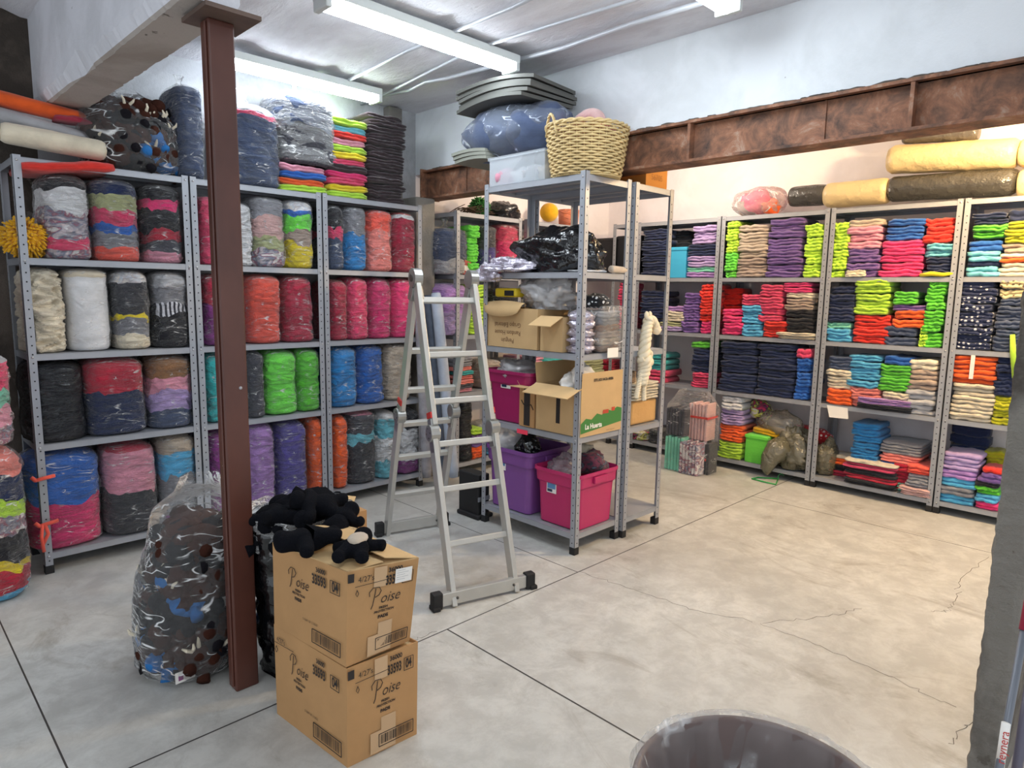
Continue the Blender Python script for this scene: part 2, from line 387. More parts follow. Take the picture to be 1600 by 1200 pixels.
# conduits under the ceiling
def conduit(pts, n, r=.011, z=2.845):
    P = [at(*p, 2, z) for p in pts]
    o = MB().tube(P, r, 8).build('trim_%d' % n, plain('galvanised_conduit', 'c9ccd2', .4, .3), smooth=True); o['kind'] = 'structure'
conduit([(525,135),(640,78),(800,12),(905,-40)], 2)
conduit([(560,165),(600,148),(745,75),(990,0),(1060,-25)], 3, .010)
conduit([(590,150),(640,141),(665,128),(700,122),(880,75),(985,38),(1160,-15)], 4, .014)
conduit([(1355,-12),(1362,8),(1375,18)], 5, .014)
conduit([(648,50),(660,68),(700,84)], 6, .010)

# ------------------------------------------------------------------ ceiling tube lights
M_LENS = bpy.data.materials.new('lit_diffuser'); M_LENS.use_nodes = True
nt = M_LENS.node_tree; nt.nodes.remove(nt.nodes['Principled BSDF']); em = N(nt, 'ShaderNodeEmission'); em.inputs[0].default_value = (.84, .93, 1, 1); em.inputs[1].default_value = TUBE
nt.links.new(em.outputs[0], nt.nodes['Material Output'].inputs[0])
M_FIX = plain('fixture_white', 'd5dad8', .5)
def tube_light(x0, x1, y, label):
    L = x1-x0; t = empty('ceiling_light', (x0+L/2, y, 2.76), 0, label, 'ceiling light', 'tube lights on the ceiling')
    MB().box((-L/2, -.065, .04), (L/2, .065, .085)).build('housing', M_FIX, t, bevel=.006)
    vs = []; fs = []
    for i, x in enumerate((-L/2+.03, L/2-.03)):
        for k in range(9):
            a = PI*k/8; vs.append((x, -.058*math.cos(a), .04-.045*math.sin(a)))
    fs = [(k, k+1, 10+k, 9+k) for k in range(8)]
    mesh_obj('diffuser', vs, fs, M_LENS, t)
    for s in (-1, 1):
        MB().box((s*(L/2-.03), -.062, -.004), (s*L/2, .062, .085)).build('end_cap', M_FIX, t, bevel=.006)
    for s in (-.4, .4): MB().tube([(s*L, 0, .085), (s*L, 0, .115)], .006, 6).build('bracket', M_FIX, t)
tube_light(1.64, 2.87, 2.93, 'lit white tube light in front of the foam board stack')
tube_light(1.60, 2.70, 4.07, 'lit tube light close above the bags on the tall shelves')
tube_light(1.74, 2.96, 1.62, 'lit tube light against the frame edge, above the rusty beam')
tube_light(.0, 1.23, .30, 'unseen tube light above the camera, lighting the foreground')  # out-of-view tube, put in as fill for the foreground
for y in (3.1, .6):
    t = empty('pendant_bulb', (4.75, y, 2.62), 0, 'warm bulb hanging in the back room', 'light bulb', 'bulbs in the back room')
    MB().tube([(0,0,.07),(0,0,.24)], .004, 6).build('cord', RUBBER, t)
    MB().lathe([(.016,.03),(.018,.075)], 12).build('socket', RUBBER, t)
    g = bpy.data.materials.get('warm_bulb')
    if not g:
        g = bpy.data.materials.new('warm_bulb'); g.use_nodes = True; q = g.node_tree; q.nodes.remove(q.nodes['Principled BSDF']); e = N(q, 'ShaderNodeEmission'); e.inputs[0].default_value = (1, .7, .4, 1); e.inputs[1].default_value = 12; q.links.new(e.outputs[0], q.nodes['Material Output'].inputs[0])
    MB().ell((0,0,0), (.03,.03,.035), 10).build('bulb', g, t, smooth=True)
    l = bpy.data.lights.new('bulb_light', 'POINT'); l.energy = WARM*(.82 if y < 1 else .22); l.color = (1, .70, .36) if y < 1 else (1, .86, .7); l.shadow_soft_size = .06
    lo = bpy.data.objects.new('bulb_light', l); link(lo, t); lo.location = (0, 0, -.06)

# ------------------------------------------------------------------ metal racks
def make_rack(name_label, origin, rz, W, D, levels, H, group='slotted metal racks'):
    t = empty('metal_rack', origin, rz, name_label, 'rack', group)
    th = .0022; a = .036
    for (x, sx) in ((0, 1), (W, -1)):
        for (y, sy) in ((0, 1), (D, -1)):
            mb = MB()
            xs = sorted((x, x+sx*a)); ys = sorted((y, y+sy*th)); mb.box((xs[0], ys[0], .03), (xs[1], ys[1], H))
            xs = sorted((x, x+sx*th)); ys = sorted((y, y+sy*a)); mb.box((xs[0], ys[0], .03), (xs[1], ys[1], H))
            n = int((H-.1)/.045)
            for k in range(n):
                z = .07+k*.045; px_ = x+sx*a*.55; py_ = y-sy*.0006; r = .0042
                mb.add([(px_+r*math.cos(q*PI/3), py_, z+r*math.sin(q*PI/3)) for q in range(6)], [tuple(range(6))], 1)
                mb.add([(x-sx*.0006, y+sy*a*.55+r*math.cos(q*PI/3), z+r*math.sin(q*PI/3)) for q in range(6)], [tuple(range(6))], 1)
            p = mb.build('post', [STEEL, STEEL_D], t)
            xs = sorted((x-sx*.002, x+sx*(a+.003))); ys = sorted((y-sy*.002, y+sy*(a+.003)))
            MB().box((xs[0], ys[0], 0), (xs[1], ys[1], .045)).build('foot', RUBBER, p, bevel=.003)
            if sy == 1:
                bb = MB()
                for z in levels: bb.ell((x+sx*.018, -.002, z-.016), (.006, .003, .006), 5)
                bb.build('bolts', plain('zinc', 'b8b8ba', .35, .7), p, smooth=True)
    for z in levels:
        mb = MB(); g = .003
        mb.box((g, g, z-.004), (W-g, D-g, z-.001))
        for b in (((g, g, z-.034), (W-g, g+.002, z-.003)), ((g, D-g-.002, z-.034), (W-g, D-g, z-.003)), ((g, g, z-.034), (g+.002, D-g, z-.003)), ((W-g-.002, g, z-.034), (W-g, D-g, z-.003))): mb.box(*b)
        for q in (.33, .66): mb.box((.01, D*q-.012, z-.02), (W-.01, D*q+.012, z-.0045))
        mb.build('shelf', STEEL, t)
    return t
ZL = [.11, .687, 1.152, 1.628, 2.108]; ZR = [.092, .680, 1.163, 1.650, 2.158]; ZM = [.125, .69, 1.16, 1.615, 2.135]
LX = [.622, 1.434, 2.256, 3.068]; RY = [4.40, 3.745, 2.893, 1.998, 1.142, .30]
PH = {'L1': 'rack under the orange roll', 'L2': 'rack behind brown column', 'L3': 'rack behind the ladder',
      'B1': 'rack behind fabric rolls', 'B2': 'rack behind wicker basket rack', 'R9': 'rack in the far corner', 'R0': 'rack behind rope horse', 'R1': 'rack holding olive sack',
      'R2': 'rack with paper note', 'R3': 'rack beside concrete wall end', 'M1': 'rack under wicker basket', 'M2': 'rack with rope horse'}
FRONT_L, FRONT_R = 4.05, 5.35
make_rack('tall grey metal rack of bagged cloth under the orange and white rolls', (LX[0], FRONT_L, 0), 0, LX[1]-LX[0]-.006, .385, ZL, 2.116)
make_rack('tall grey metal rack of bags partly hidden by the brown column', (LX[1], FRONT_L, 0), 0, LX[2]-LX[1]-.006, .385, ZL, 2.116)
make_rack('tall grey metal rack of red, blue and orange bags behind the ladder', (LX[2], FRONT_L, 0), 0, .806, .385, ZL, 2.116)
make_rack('grey metal rack behind the leaning fabric rolls, topped by green garland', (3.40, 4.06, 0), 0, .72, .375, ZL, 2.116)
make_rack('grey metal rack seen through the basket rack, a yellow ball on top', (4.18, 4.06, 0), 0, .80, .375, ZL, 2.116)
make_rack('grey metal rack of black crates in the far corner', (FRONT_R, 4.03, 0), -PI/2, 4.03-RY[1]-.006, .40, ZR, 2.165)
make_rack('grey metal rack of navy piles behind the hanging rope horse', (FRONT_R, RY[1], 0), -PI/2, RY[1]-RY[2]-.006, .40, ZR, 2.165)
make_rack('grey metal rack with tall purple pile above and olive sack below', (FRONT_R, RY[2], 0), -PI/2, RY[2]-RY[3]-.006, .40, ZR, 2.165)
make_rack('grey metal rack with a white paper note on its lower shelf edge', (FRONT_R, RY[3], 0), -PI/2, RY[3]-RY[4]-.006, .40, ZR, 2.165)
make_rack('grey metal rack of dotted navy cloth beside the rough concrete wall end', (FRONT_R, RY[4], 0), -PI/2, RY[4]-RY[5]-.006, .40, ZR, 2.165)
make_rack('freestanding grey metal rack with the wicker basket on top', (2.86, 3.15, 0), -PI/2, .80, .42, ZM, 2.15)
make_rack('freestanding metal rack holding the white rope horse', (3.295, 3.13, 0), -PI/2, .80, .40, ZM, 2.14)

# ------------------------------------------------------------------ folded cloth piles
def fold_mesh(seed, bul=2):
    prof = []   # (v, w) loop: front bottom -> up the bulged front -> back
    n = 5*bul
    for k in range(n+1):
        w_ = k/n; prof.append((-.042*abs(math.sin(w_*PI*bul))**.5 + .03, w_))
    prof += [(.3, 1.0), (.65, 1.0), (.97, .97), (1.0, .5), (.97, .03), (.65, 0), (.3, 0)]
    U = 16; vs = []; P = len(prof)
    for i in range(U+1):
        u = -.5+i/U; e = 1-abs(2*u)**7*.10
        sq = 1-abs(2*u)**6*.25
        for k, (v, w_) in enumerate(prof):
            sag = .22*fbm(u*2.4, seed*3.7, v*.6) + .12*nz(u*7, seed*1.9, w_*1.5)
            fv = .030*nz(u*5, seed*2.3, w_*2.3) + .018*nz(u*13, seed, w_*4)
            ww = .5+(w_-.5)*sq
            uu = u*(1+.02*nz(v*3, w_*2, seed))
            vs.append((uu, .5+(v-.5)*e + (fv if v < .2 else 0), ww+sag*(1 if u > -2 else 0)))
    fs = [(i*P+k, i*P+(k+1) % P, (i+1)*P+(k+1) % P, (i+1)*P+k) for i in range(U) for k in range(P)]
    fs += [tuple(range(P)), tuple(U*P+P-1-k for k in range(P))]
    me = bpy.data.meshes.new('folded_cloth'); me.from_pydata(vs, [], fs); me.polygons.foreach_set('use_smooth', [True]*len(fs))
    me.materials.append(None); bm = bmesh.new(); bm.from_mesh(me); bmesh.ops.recalc_face_normals(bm, faces=bm.faces); bm.to_mesh(me); bm.free()
    return me
FOLDS = [fold_mesh(s, 2) for s in range(7)]; FOLD1 = [fold_mesh(s+20, 1) for s in range(4)]
SHN = {0: 'bottom', 1: 'fourth', 2: 'middle', 3: 'second', 4: 'top'}   # shelf the thing stands on; counted from above
PILES = []
rnd = random.Random(7)
def pile(rack, sh, x0, x1, yt, cols, what, yb=None, th=.052, d=.30, back=0, lift=None, fine=False, jit=.012, noun='cloth'):
    isR = rack[0] == 'R'
    fr = FRONT_R if isR else 4.06; ax = 0 if isR else 1; Z = ZR if isR else ZL
    ym = yt+20; fr2 = fr+.012+back
    a = at(x0, ym, ax, fr2); b = at(x1, ym, ax, fr2)
    base = Z[sh] if yb is None else at((x0+x1)/2, yb, ax, fr2).z
    top = at((x0+x1)/2, yt, ax, fr2).z
    wd = (a-b).length; c = (a+b)/2
    n = max(1, round((top-base)/th)); t = (top-base)/n
    tot = sum(q[1] for q in cols); seq = []
    for name, q in cols: seq += [name]*max(1, round(n*q/tot))
    while len(seq) < n: seq.append(seq[-1])
    g = f"{what} pile, {SHN[sh]} shelf, {PH[rack]}"
    for i in range(n):
        PILES.append(dict(c=(c.x, c.y, base+i*t), w=wd*rnd.uniform(.95, 1.02), d=d, t=t*1.0, rz=(-PI/2 if isR else 0)+rnd.uniform(-.03, .03), col=seq[min(i, len(seq)-1)],
                          lab=f"folded {seq[min(i, len(seq)-1)]} {noun}, {g}", grp=g, fine=fine, j=(rnd.uniform(-jit, jit), rnd.uniform(-jit, jit)), dist=(c-CAM).length/(wd**.5*t**.5), back=back))
def emit_piles(limit=296):
    PILES.sort(key=lambda p: p['dist'] + (3 if p['back'] > .1 else 0))
    rest = []
    for i, p in enumerate(PILES):
        me = (FOLD1 if p['fine'] else FOLDS)[(i*5+3) % (4 if p['fine'] else 7)]
        x, y, z = p['c']; M = Matrix.Translation((x+p['j'][0], y+p['j'][1], z)) @ Matrix.Rotation(p['rz'], 4, 'Z') @ Matrix.Diagonal((p['w'], p['d'], p['t'], 1))
        if i < limit:
            o = bpy.data.objects.new('folded_cloth', me); C.objects.link(o)
            o.location = (x+p['j'][0], y+p['j'][1], z); o.rotation_euler = (0, 0, p['rz']); o.scale = (p['w']*(-1 if (i*7) % 3 == 0 else 1), p['d'], p['t'])
            o.material_slots[0].link = 'OBJECT'; o.material_slots[0].material = cloth(p['col'])
            tag(o, p['lab'], 'folded cloth', p['grp'])
        else: rest.append((me, M, p['col']))
    if rest:
        mb = MB(); mats = []
        for me, M, c in rest:
            if c not in mats: mats.append(c)
            mb.add([M @ v.co for v in me.vertices], [tuple(q.vertices) for q in me.polygons], mats.index(c))
        o = mb.build('folded_cloth', [cloth(c) for c in mats], smooth=True)
        tag(o, 'remaining small folded cloths in the far piles of the back room racks', 'folded cloth', kind='stuff')

# rack R1
pile('R1',4,1128,1172,348,[('bright green',1)],'bright green',yb=None) if False else None
R=pile
# top row (standing on the second shelf, index 3)
R('R1',3,1134,1153,347,[('bright green',5),('lime',6)],'bright green')
R('R1',3,1153,1201,352,[('taupe',4),('beige',6)],'taupe and beige')
R('R1',3,1201,1257,341,[('purple',1)],'tall purple')
R('R1',3,1258,1287,350,[('lime',1)],'lime')
R('R1',3,1153,1170,346,[('bright green',1)],'rear green',back=.2,d=.14)
R('R1',2,1128,1160,483,[('hot pink',1)],'hot pink bundle')
R('R1',2,1159,1191,477,[('sky blue',3)],'sky blue',yb=None)
R('R1',2,1156,1188,460,[('rose',1)],'rose on sky blue',yb=477)
R('R1',2,1190,1227,502,[('red',1)],'red base')
R('R1',2,1187,1224,445,[('rose',1)],'rolled rose',yb=502)
R('R1',2,1227,1271,485,[('black',1)],'black base',yb=520)
R('R1',2,1226,1271,457,[('taupe',4),('cream',2)],'taupe and cream',yb=485)
R('R1',2,1224,1268,441,[('magenta',1)],'magenta on taupe',yb=457)
R('R1',2,1128,1158,450,[('red',1)],'rear red',back=.17,d=.2)
R('R1',2,1210,1271,520,[('cream',1)],'flat cream',d=.38,th=.03,back=-.02)
R('R1',1,1126,1182,535,[('navy',1)],'wide navy')
R('R1',1,1183,1242,538,[('navy',1)],'second navy')
R('R1',1,1243,1267,560,[('royal blue',1)],'royal blue')
R('R1',1,1245,1270,546,[('rose',1)],'rose on royal blue',yb=560)
R('R1',0,1122,1157,690,[('lime',1)],'lime packs')
R('R1',0,1123,1158,664,[('orange',1)],'orange packs',yb=690)
R('R1',0,1125,1158,640,[('lavender',1)],'lavender packs',yb=664)
R('R1',0,1127,1158,620,[('white',1)],'white packs',yb=640)
# rack R2
R('R2',3,1300,1326,347,[('lime',1)],'lime by post')
R('R2',3,1324,1376,343,[('purple',5),('pink',4),('beige',2)],'beige, pink and purple')
R('R2',3,1374,1442,376,[('hot pink',1)],'hot pink')
R('R2',3,1443,1487,402,[('navy',1)],'navy base')
R('R2',3,1443,1489,380,[('cyan',1)],'cyan on navy',yb=402)
R('R2',3,1444,1494,340,[('red',1)],'red on cyan',yb=380)
R('R2',3,1384,1442,342,[('royal blue',1)],'crumpled blue',yb=375,th=.045)
R('R2',3,1318,1348,422,[('cream',1)],'flat cream',back=-.03,d=.2,th=.03)
R('R2',2,1290,1329,503,[('sky blue',2),('mint',1)],'mint and blue')
R('R2',2,1292,1334,448,[('navy',1)],'rolled navy',yb=503)
R('R2',2,1331,1389,492,[('red',1)],'red base')
R('R2',2,1336,1391,437,[('lime',1)],'lime on red',yb=492)
R('R2',2,1378,1432,512,[('denim',1)],'dark denim')
R('R2',2,1392,1448,486,[('orange',1)],'orange',yb=512)
R('R2',2,1392,1447,476,[('purple',1)],'purple strip',yb=486)
R('R2',2,1393,1428,456,[('green',1)],'green block',yb=476)
R('R2',2,1433,1446,512,[('lime',1)],'small lime')
R('R2',2,1446,1478,438,[('green',1)],'tall green')
R('R2',1,1289,1329,608,[('orange',1)],'orange under cream')
R('R2',1,1290,1331,578,[('cream',1)],'cream on orange',yb=608)
R('R2',1,1290,1330,557,[('denim',1)],'denim on cream',yb=578)
R('R2',1,1328,1374,605,[('salmon',1)],'salmon base')
R('R2',1,1325,1376,555,[('sky blue',1)],'sky blue on salmon',yb=605)
R('R2',1,1374,1418,612,[('cream',1)],'cream base')
R('R2',1,1373,1424,570,[('green',1)],'green on cream',yb=612)
R('R2',1,1378,1422,556,[('royal blue',1)],'blue on green',yb=570)
R('R2',1,1336,1420,624,[('black',1),('lilac',1)],'flat dark',back=-.03,d=.3,th=.02)
R('R2',1,1418,1465,562,[('light grey',5),('taupe',4),('cream',3)],'cream and grey',th=.035,fine=True)
R('R2',0,1332,1374,662,[('blue',1)],'rolled blue',yb=722,back=.06)
R('R2',0,1374,1438,692,[('mint',1),('dark red',1),('royal blue',1),('salmon',1),('grey',1)],'mixed flat',th=.022,fine=True,back=.06)
R('R2',0,1318,1398,722,[('black',1),('crimson',1),('black',1),('rose',1),('cream',1)],'red and black felt',th=.022,fine=True,back=-.02)
R('R2',0,1296,1330,712,[('dark red',1),('black',1),('orange',1),('cream',1)],'dark felt',th=.025,fine=True,back=.12,d=.2)
R('R2',0,1396,1420,725,[('crimson',1)],'small crimson',th=.03,fine=True,back=.05)
R('R2',0,1417,1455,728,[('black',1),('grey',2),('coral',1)],'coral topped grey',th=.022,fine=True)
R('R2',0,1402,1452,763,[('dusty pink',1)],'flat pink',th=.03,back=-.03,d=.25)
# rack R3
R('R3',3,1511,1564,376,[('cyan',2),('navy',1),('cyan',2),('royal blue',1)],'cyan and navy',th=.036,fine=True)
R('R3',3,1516,1571,351,[('green',1)],'green',yb=372)
R('R3',3,1520,1573,332,[('navy',1)],'navy on green',yb=351)
R('R3',3,1564,1625,380,[('cream',2),('orange',1),('cream',1),('taupe',1)],'cream and orange',th=.03,fine=True)
R('R3',3,1572,1630,345,[('olive',1)],'olive',yb=380)
R('R3',3,1575,1630,326,[('navy',1)],'navy on olive',yb=345)
R('R3',2,1496,1555,438,[('dotted navy',1)],'dotted navy')
R('R3',2,1557,1600,466,[('denim',1)],'denim')
R('R3',2,1560,1605,438,[('dotted cream',1)],'patterned cream',yb=466)
R('R3',1,1486,1553,600,[('cream',1)],'tall cream',th=.03,fine=True)
R('R3',1,1487,1558,556,[('orange',1)],'orange',yb=600,th=.03,fine=True)
R('R3',1,1552,1585,620,[('olive',1)],'olive low')
R('R3',1,1556,1590,557,[('navy',1)],'navy by wall end',yb=620)
R('R3',0,1468,1525,735,[('sky blue',1),('grey',1),('sky blue',1),('lilac',1),('grey',1)],'sky blue and grey',th=.03,fine=True)
R('R3',0,1472,1530,709,[('lavender',1)],'lavender felt',yb=735,th=.03,fine=True)
R('R3',0,1524,1560,755,[('hot pink',1),('sky blue',1),('green',1),('black',1)],'bright felt',th=.025,fine=True)
R('R3',0,1530,1566,732,[('purple',1),('red',1)],'red felt',yb=755,th=.03,fine=True)
R('R3',0,1538,1575,706,[('navy',2),('olive',1)],'olive and navy',back=.2,d=.2)
R('R3',0,1485,1545,665,[('navy',1)],'rear navy',back=.26,d=.14,th=.07)
# rack R0 / R9
R('R0',3,1003,1043,358,[('navy',1)],'navy')
R('R0',3,1072,1118,400,[('lilac',1),('mint',1),('lavender',1)],'lavender and mint')
R('R0',3,1073,1120,382,[('navy',1)],'navy middle',yb=400)
R('R0',3,1082,1120,352,[('lavender',1)],'lavender top',yb=382)
R('R0',3,1046,1078,360,[('black',1)],'rear black',back=.15,d=.2)
R('R0',2,1000,1036,455,[('navy',1)],'loose navy',back=.03)
R('R0',2,1030,1066,503,[('lavender',1),('khaki',1)],'low pale')
R('R0',2,1037,1068,478,[('cream',1),('lilac',1)],'cream and lilac',yb=503)
R('R0',2,1067,1093,458,[('purple',1)],'purple')
R('R0',2,1092,1114,502,[('magenta',1)],'magenta base')
R('R0',2,1093,1116,445,[('red',1)],'red on magenta',yb=502)
R('R0',1,1002,1038,578,[('rose',1)],'rose base',yb=598)
R('R0',1,1002,1036,552,[('teal',1)],'teal on rose',yb=578)
R('R0',1,1080,1110,583,[('rose',1)],'rose under navy')
R('R0',1,1080,1110,535,[('navy',5),('green',1)],'green topped navy',yb=583)
R('R9',2,966,980,442,[('rose',1)],'narrow rose')
# piles on the back racks of the same wall line
def PB(rk, sh, x0, x1, yt, cols, what, **k): pile(rk, sh, x0, x1, yt, cols, what, **k)
PB('B1',1,733,752,665,[('lime',1)],'small lime',yb=668) if False else None
PB('B1',3,733,750,352,[('bright green',1)],'bright green')
PB('B1',2,733,760,445,[('lime',1)],'lime')
PB('B1',1,712,740,560,[('pink',1),('dark grey',1),('salmon',2),('teal',1),('salmon',1),('grey',1)],'salmon and grey',th=.035)
PB('B1',0,737,758,670,[('orange',2),('purple',2),('lime',2)],'orange, purple and lime')
PB('B2',1,820,850,555,[('magenta',1),('pink',1)],'pink')
PB('B2',1,853,886,560,[('orange',1),('cyan',1),('teal',1)],'cyan and orange')
PB('B2',1,912,945,562,[('khaki',1)],'khaki')
PB('B2',1,886,912,562,[('denim',1)],'denim behind packs')
PB('B2',1,948,972,562,[('crimson',1)],'crimson')
emit_piles()

# ------------------------------------------------------------------ bagged bundles
def bag_pt(th, t, wd, dp, h, seed, k=1.0, ff=1.0, top=.16, bot=.07, wr=1.0, wave=0):
    e = 1.0
    if t < bot: e = (1-(1-t/bot)**2.4)**.5*.28+.72
    if t > 1-top: q = (t-1+top)/top; e = max(0, 1-q**2.6)**.5
    e = max(e, .02)
    waist = 1 + .05*nz(t*3.2, seed*2.1) + .025*nz(t*8, seed*5.2, 2)
    ct, st = math.cos(th), math.sin(th); p = 2/3.0
    x = abs(ct)**p*(1 if ct > 0 else -1); y = abs(st)**p*(1 if st > 0 else -1)
    wv = 1.5*nz(ct*1.5+seed, st*1.5, t*3)
    fold = 1-abs(nz(ct*1.9+seed, st*1.9, t*h*27*ff+wv))*3.2
    f2 = nz(ct*6, st*6+seed, t*h*60*ff+wv*2)
    d = 1 + wr*(.052*fold + .020*f2 + .05*nz(ct*1.6+seed, st*1.6, t*3.5))
    r = e*waist*d*k
    z = t + (wave*.085*fbm(ct*1.7+seed, st*1.7, t*4+seed)*math.sin(PI*min(1, t*1.02)) if wave else 0)
    return Vector((x*wd/2*r, y*dp/2*r, h*z))
def bag(loc, wd, dp, h, bands, label, seed, rz=0, cat='bag', name='cloth_bag', filmm=None, group='clear bags of cloth on the shelves', top=.16, bot=.07, wr=1.0, ff=1.0, lean=(0, 0), NT=60, NH=72, tuft=None, ribbon=None):
    t_ = empty(name, loc, rz, label, cat, group)
    tot = sum(b[1] for b in bands); acc = []; s = 0
    for b in bands: s += b[1]/tot; acc.append(s)
    def lean_(p, t): return Vector((p.x+lean[0]*t*t, p.y+lean[1]*t*t, p.z))
    V = [[lean_(bag_pt(2*PI*k/NT, i/NH, wd, dp, h, seed, ff=ff, top=top, bot=bot, wr=wr, wave=len(bands) > 1), i/NH) for k in range(NT)] for i in range(NH+1)]
    asg = {}
    for i in range(NH):
        for k in range(NT):
            an = 2*PI*(k+.5)/NT; tt = (i+.5)/NH
            b = next((q for q, e in enumerate(acc) if tt < e), len(acc)-1); asg.setdefault(b, []).append((i, k))
    for b, cells in asg.items():
        idx = {}; vs = []; fs = []
        def gi(i, k):
            k %= NT
            if (i, k) not in idx: idx[(i, k)] = len(vs); vs.append(V[i][k])
            return idx[(i, k)]
        for i, k in cells: fs.append((gi(i, k), gi(i, k+1), gi(i+1, k+1), gi(i+1, k)))
        if any(i == NH-1 for i, k in cells): fs.append(tuple(gi(NH, k) for k in range(NT)))
        o = mesh_obj('cloth_bundle', vs, fs, cloth(bands[b][0], wr > .3), t_)
        if len(bands) > 1: o['label'] = bands[b][0] + ' cloth'
    if filmm is not False:
        nh, nt_ = 30, 36; vs = []
        for i in range(nh+1):
            for k in range(nt_):
                t = i/nh; an = 2*PI*k/nt_; p = bag_pt(an, t, wd, dp, h, seed, k=1.035, ff=ff*.35, top=top, bot=bot*.5, wr=wr*.8)
                p = lean_(p, t); p.z = p.z*1.012+.003
                vs.append(p + Vector((.007*nz(math.cos(an)*3, math.sin(an)*3+seed, t*9), .007*nz(math.sin(an)*3, t*8, seed+3), 0)))
        fs = [(i*nt_+k, i*nt_+(k+1) % nt_, (i+1)*nt_+(k+1) % nt_, (i+1)*nt_+k) for i in range(nh) for k in range(nt_)]
        if tuft:   # gathered mouth of the bag
            n0 = len(vs); c0 = lean_(Vector((0, 0, h*1.012)), 1)
            for r_, z_ in ((.35, .1), (.16, .35), (.3, .75), (.42, 1.0)):
                for k in range(nt_):
                    an = 2*PI*k/nt_; q = 1+.25*math.sin(k*2.6+seed)
                    vs.append(c0+Vector((math.cos(an)*r_*tuft*q, math.sin(an)*r_*tuft*q, z_*tuft)))
            for j in range(3): fs += [(n0+j*nt_+k, n0+j*nt_+(k+1) % nt_, n0+(j+1)*nt_+(k+1) % nt_, n0+(j+1)*nt_+k) for k in range(nt_)]
        mesh_obj('plastic_wrap', vs, fs, filmm or FILM, t_)
    return t_
SEED = [1.0]
def B(rack, sh, x0, x1, yt, bands, desc, dp=.33, back=.0, yb=None, **k):
    """bag standing on shelf number sh (0 is the lowest)"""
    isR = rack[0] == 'R'; fr = FRONT_R if isR else (4.06 if rack[0] == 'B' else FRONT_L); ax = 0 if isR else 1; Z = ZR if isR else ZL
    fp = fr+.05+back; a = at(x0, yt+30, ax, fp); b = at(x1, yt+30, ax, fp)
    base = Z[sh] if yb is None else at((x0+x1)/2, yb, ax, fp).z
    top = at((x0+x1)/2, yt, ax, fr+.08+back).z
    wd = (a-b).length; c = (a+b)/2; off = fr+.012+back+dp/2
    loc = (off, c.y, base) if isR else (c.x, off, base)
    SEED[0] += 1.37
    h = top-base
    if sh < 4: h = min(h, Z[sh+1]-.04-base)
    k.setdefault('rz', -PI/2 if isR else 0)
    return bag(loc, wd*.97, dp, h, bands, f"{desc}, {SHN[sh]} shelf, {PH[rack]}" if sh < 4 else desc, SEED[0], **k)

# rack L1
B('L1',3,62,139,266,[('mixed print',1),('rose',1.2),('mixed print',3),('white',2.2),('black',2)],'clear bag of printed, white and black cloth',top=.22)
B('L1',3,143,216,272,[('coral',1.2),('grey',1.2),('royal blue',.7),('rose',1.4),('khaki',1.2),('navy',1.5)],'clear bag of khaki, rose and navy cloth')
B('L1',3,222,284,280,[('pink',1),('dark grey',1),('crimson',.8),('black',2),('hot pink',.7),('black',1.6)],'clear bag of black and pink cloth')
B('L1',2,34,98,412,[('cream',1)],'knotted cream cloth bag',filmm=False,wr=2.6)
B('L1',2,100,172,416,[('white',6),('cream',.8)],'smooth white cloth bale',wr=.25,top=.10)
B('L1',2,177,233,418,[('cream',1.1),('grey',1.2),('yellow',.2),('charcoal',2.4),('mixed pale',1)],'clear bag of charcoal over cream cloth')
B('L1',2,238,296,418,[('black',2.5),('striped',.8),('grey',1.4),('light grey',1.2)],'clear bag of black, striped and grey cloth')
B('L1',1,36,134,560,[('black',1)],'black plastic bag with torn hole',filmm=film('dark_film','3a3c42',.3,.7),wr=.5)
B('L1',1,131,228,552,[('navy',3),('crimson',2.6)],'clear bag of crimson and navy cloth',wr=.6)
B('L1',1,232,302,552,[('denim',1.2),('lavender',1.2),('pink',1),('tan',1.6)],'clear bag of tan, pink and lavender cloth')
B('L1',0,38,158,702,[('magenta',2.3),('royal blue',2.4)],'large clear bag of royal blue and magenta cloth',wr=.5,dp=.36)
B('L1',0,162,246,690,[('charcoal',3),('pink',2.6),('dark red',.5)],'clear bag of pink over charcoal cloth',wr=.5)
B('L1',0,249,309,676,[('plum',.5),('grey',2.2),('sky blue',1.4),('beige',1)],'clear bag of beige, blue and grey cloth',wr=.6)
# rack L2
B('L2',3,308,350,306,[('rose',1)],'clear bag of rose cloth')
B('L2',3,352,394,316,[('white',1)],'clear bag of white crochet',wr=1.6)
B('L2',3,392,446,303,[('mixed print',1.5),('khaki',1),('dusty pink',1.7),('grey',1.9)],'clear bag of grey and dusty pink cloth')
B('L2',3,445,490,310,[('yellow',2.2),('taupe',1.2),('bright green',1.3),('royal blue',.4),('mixed pale',1)],'clear bag of yellow, taupe and green cloth')
B('L2',2,315,362,428,[('plum',2.6),('dark red',2)],'clear bag of dark plum cloth')
B('L2',2,388,440,424,[('coral',1)],'clear bag of coral cloth')
B('L2',2,443,490,427,[('dark red',1)],'clear bag of dark red cloth')
B('L2',1,318,362,550,[('teal',1)],'clear bag of teal cloth')
B('L2',1,383,413,542,[('dark grey',1)],'slim clear bag of dark grey cloth')
B('L2',1,414,464,541,[('bright green',1)],'fuller clear bag of bright green cloth')
B('L2',1,464,500,540,[('green',1)],'slimmer clear bag of green cloth')
B('L2',0,323,366,672,[('plum',1)],'clear bag of plum cloth')
B('L2',0,386,430,658,[('lilac',1)],'clear bag of lilac cloth')
B('L2',0,433,480,655,[('indigo',1)],'clear bag of indigo cloth')
B('L2',0,483,504,648,[('orange',1)],'narrow clear bag of orange cloth')
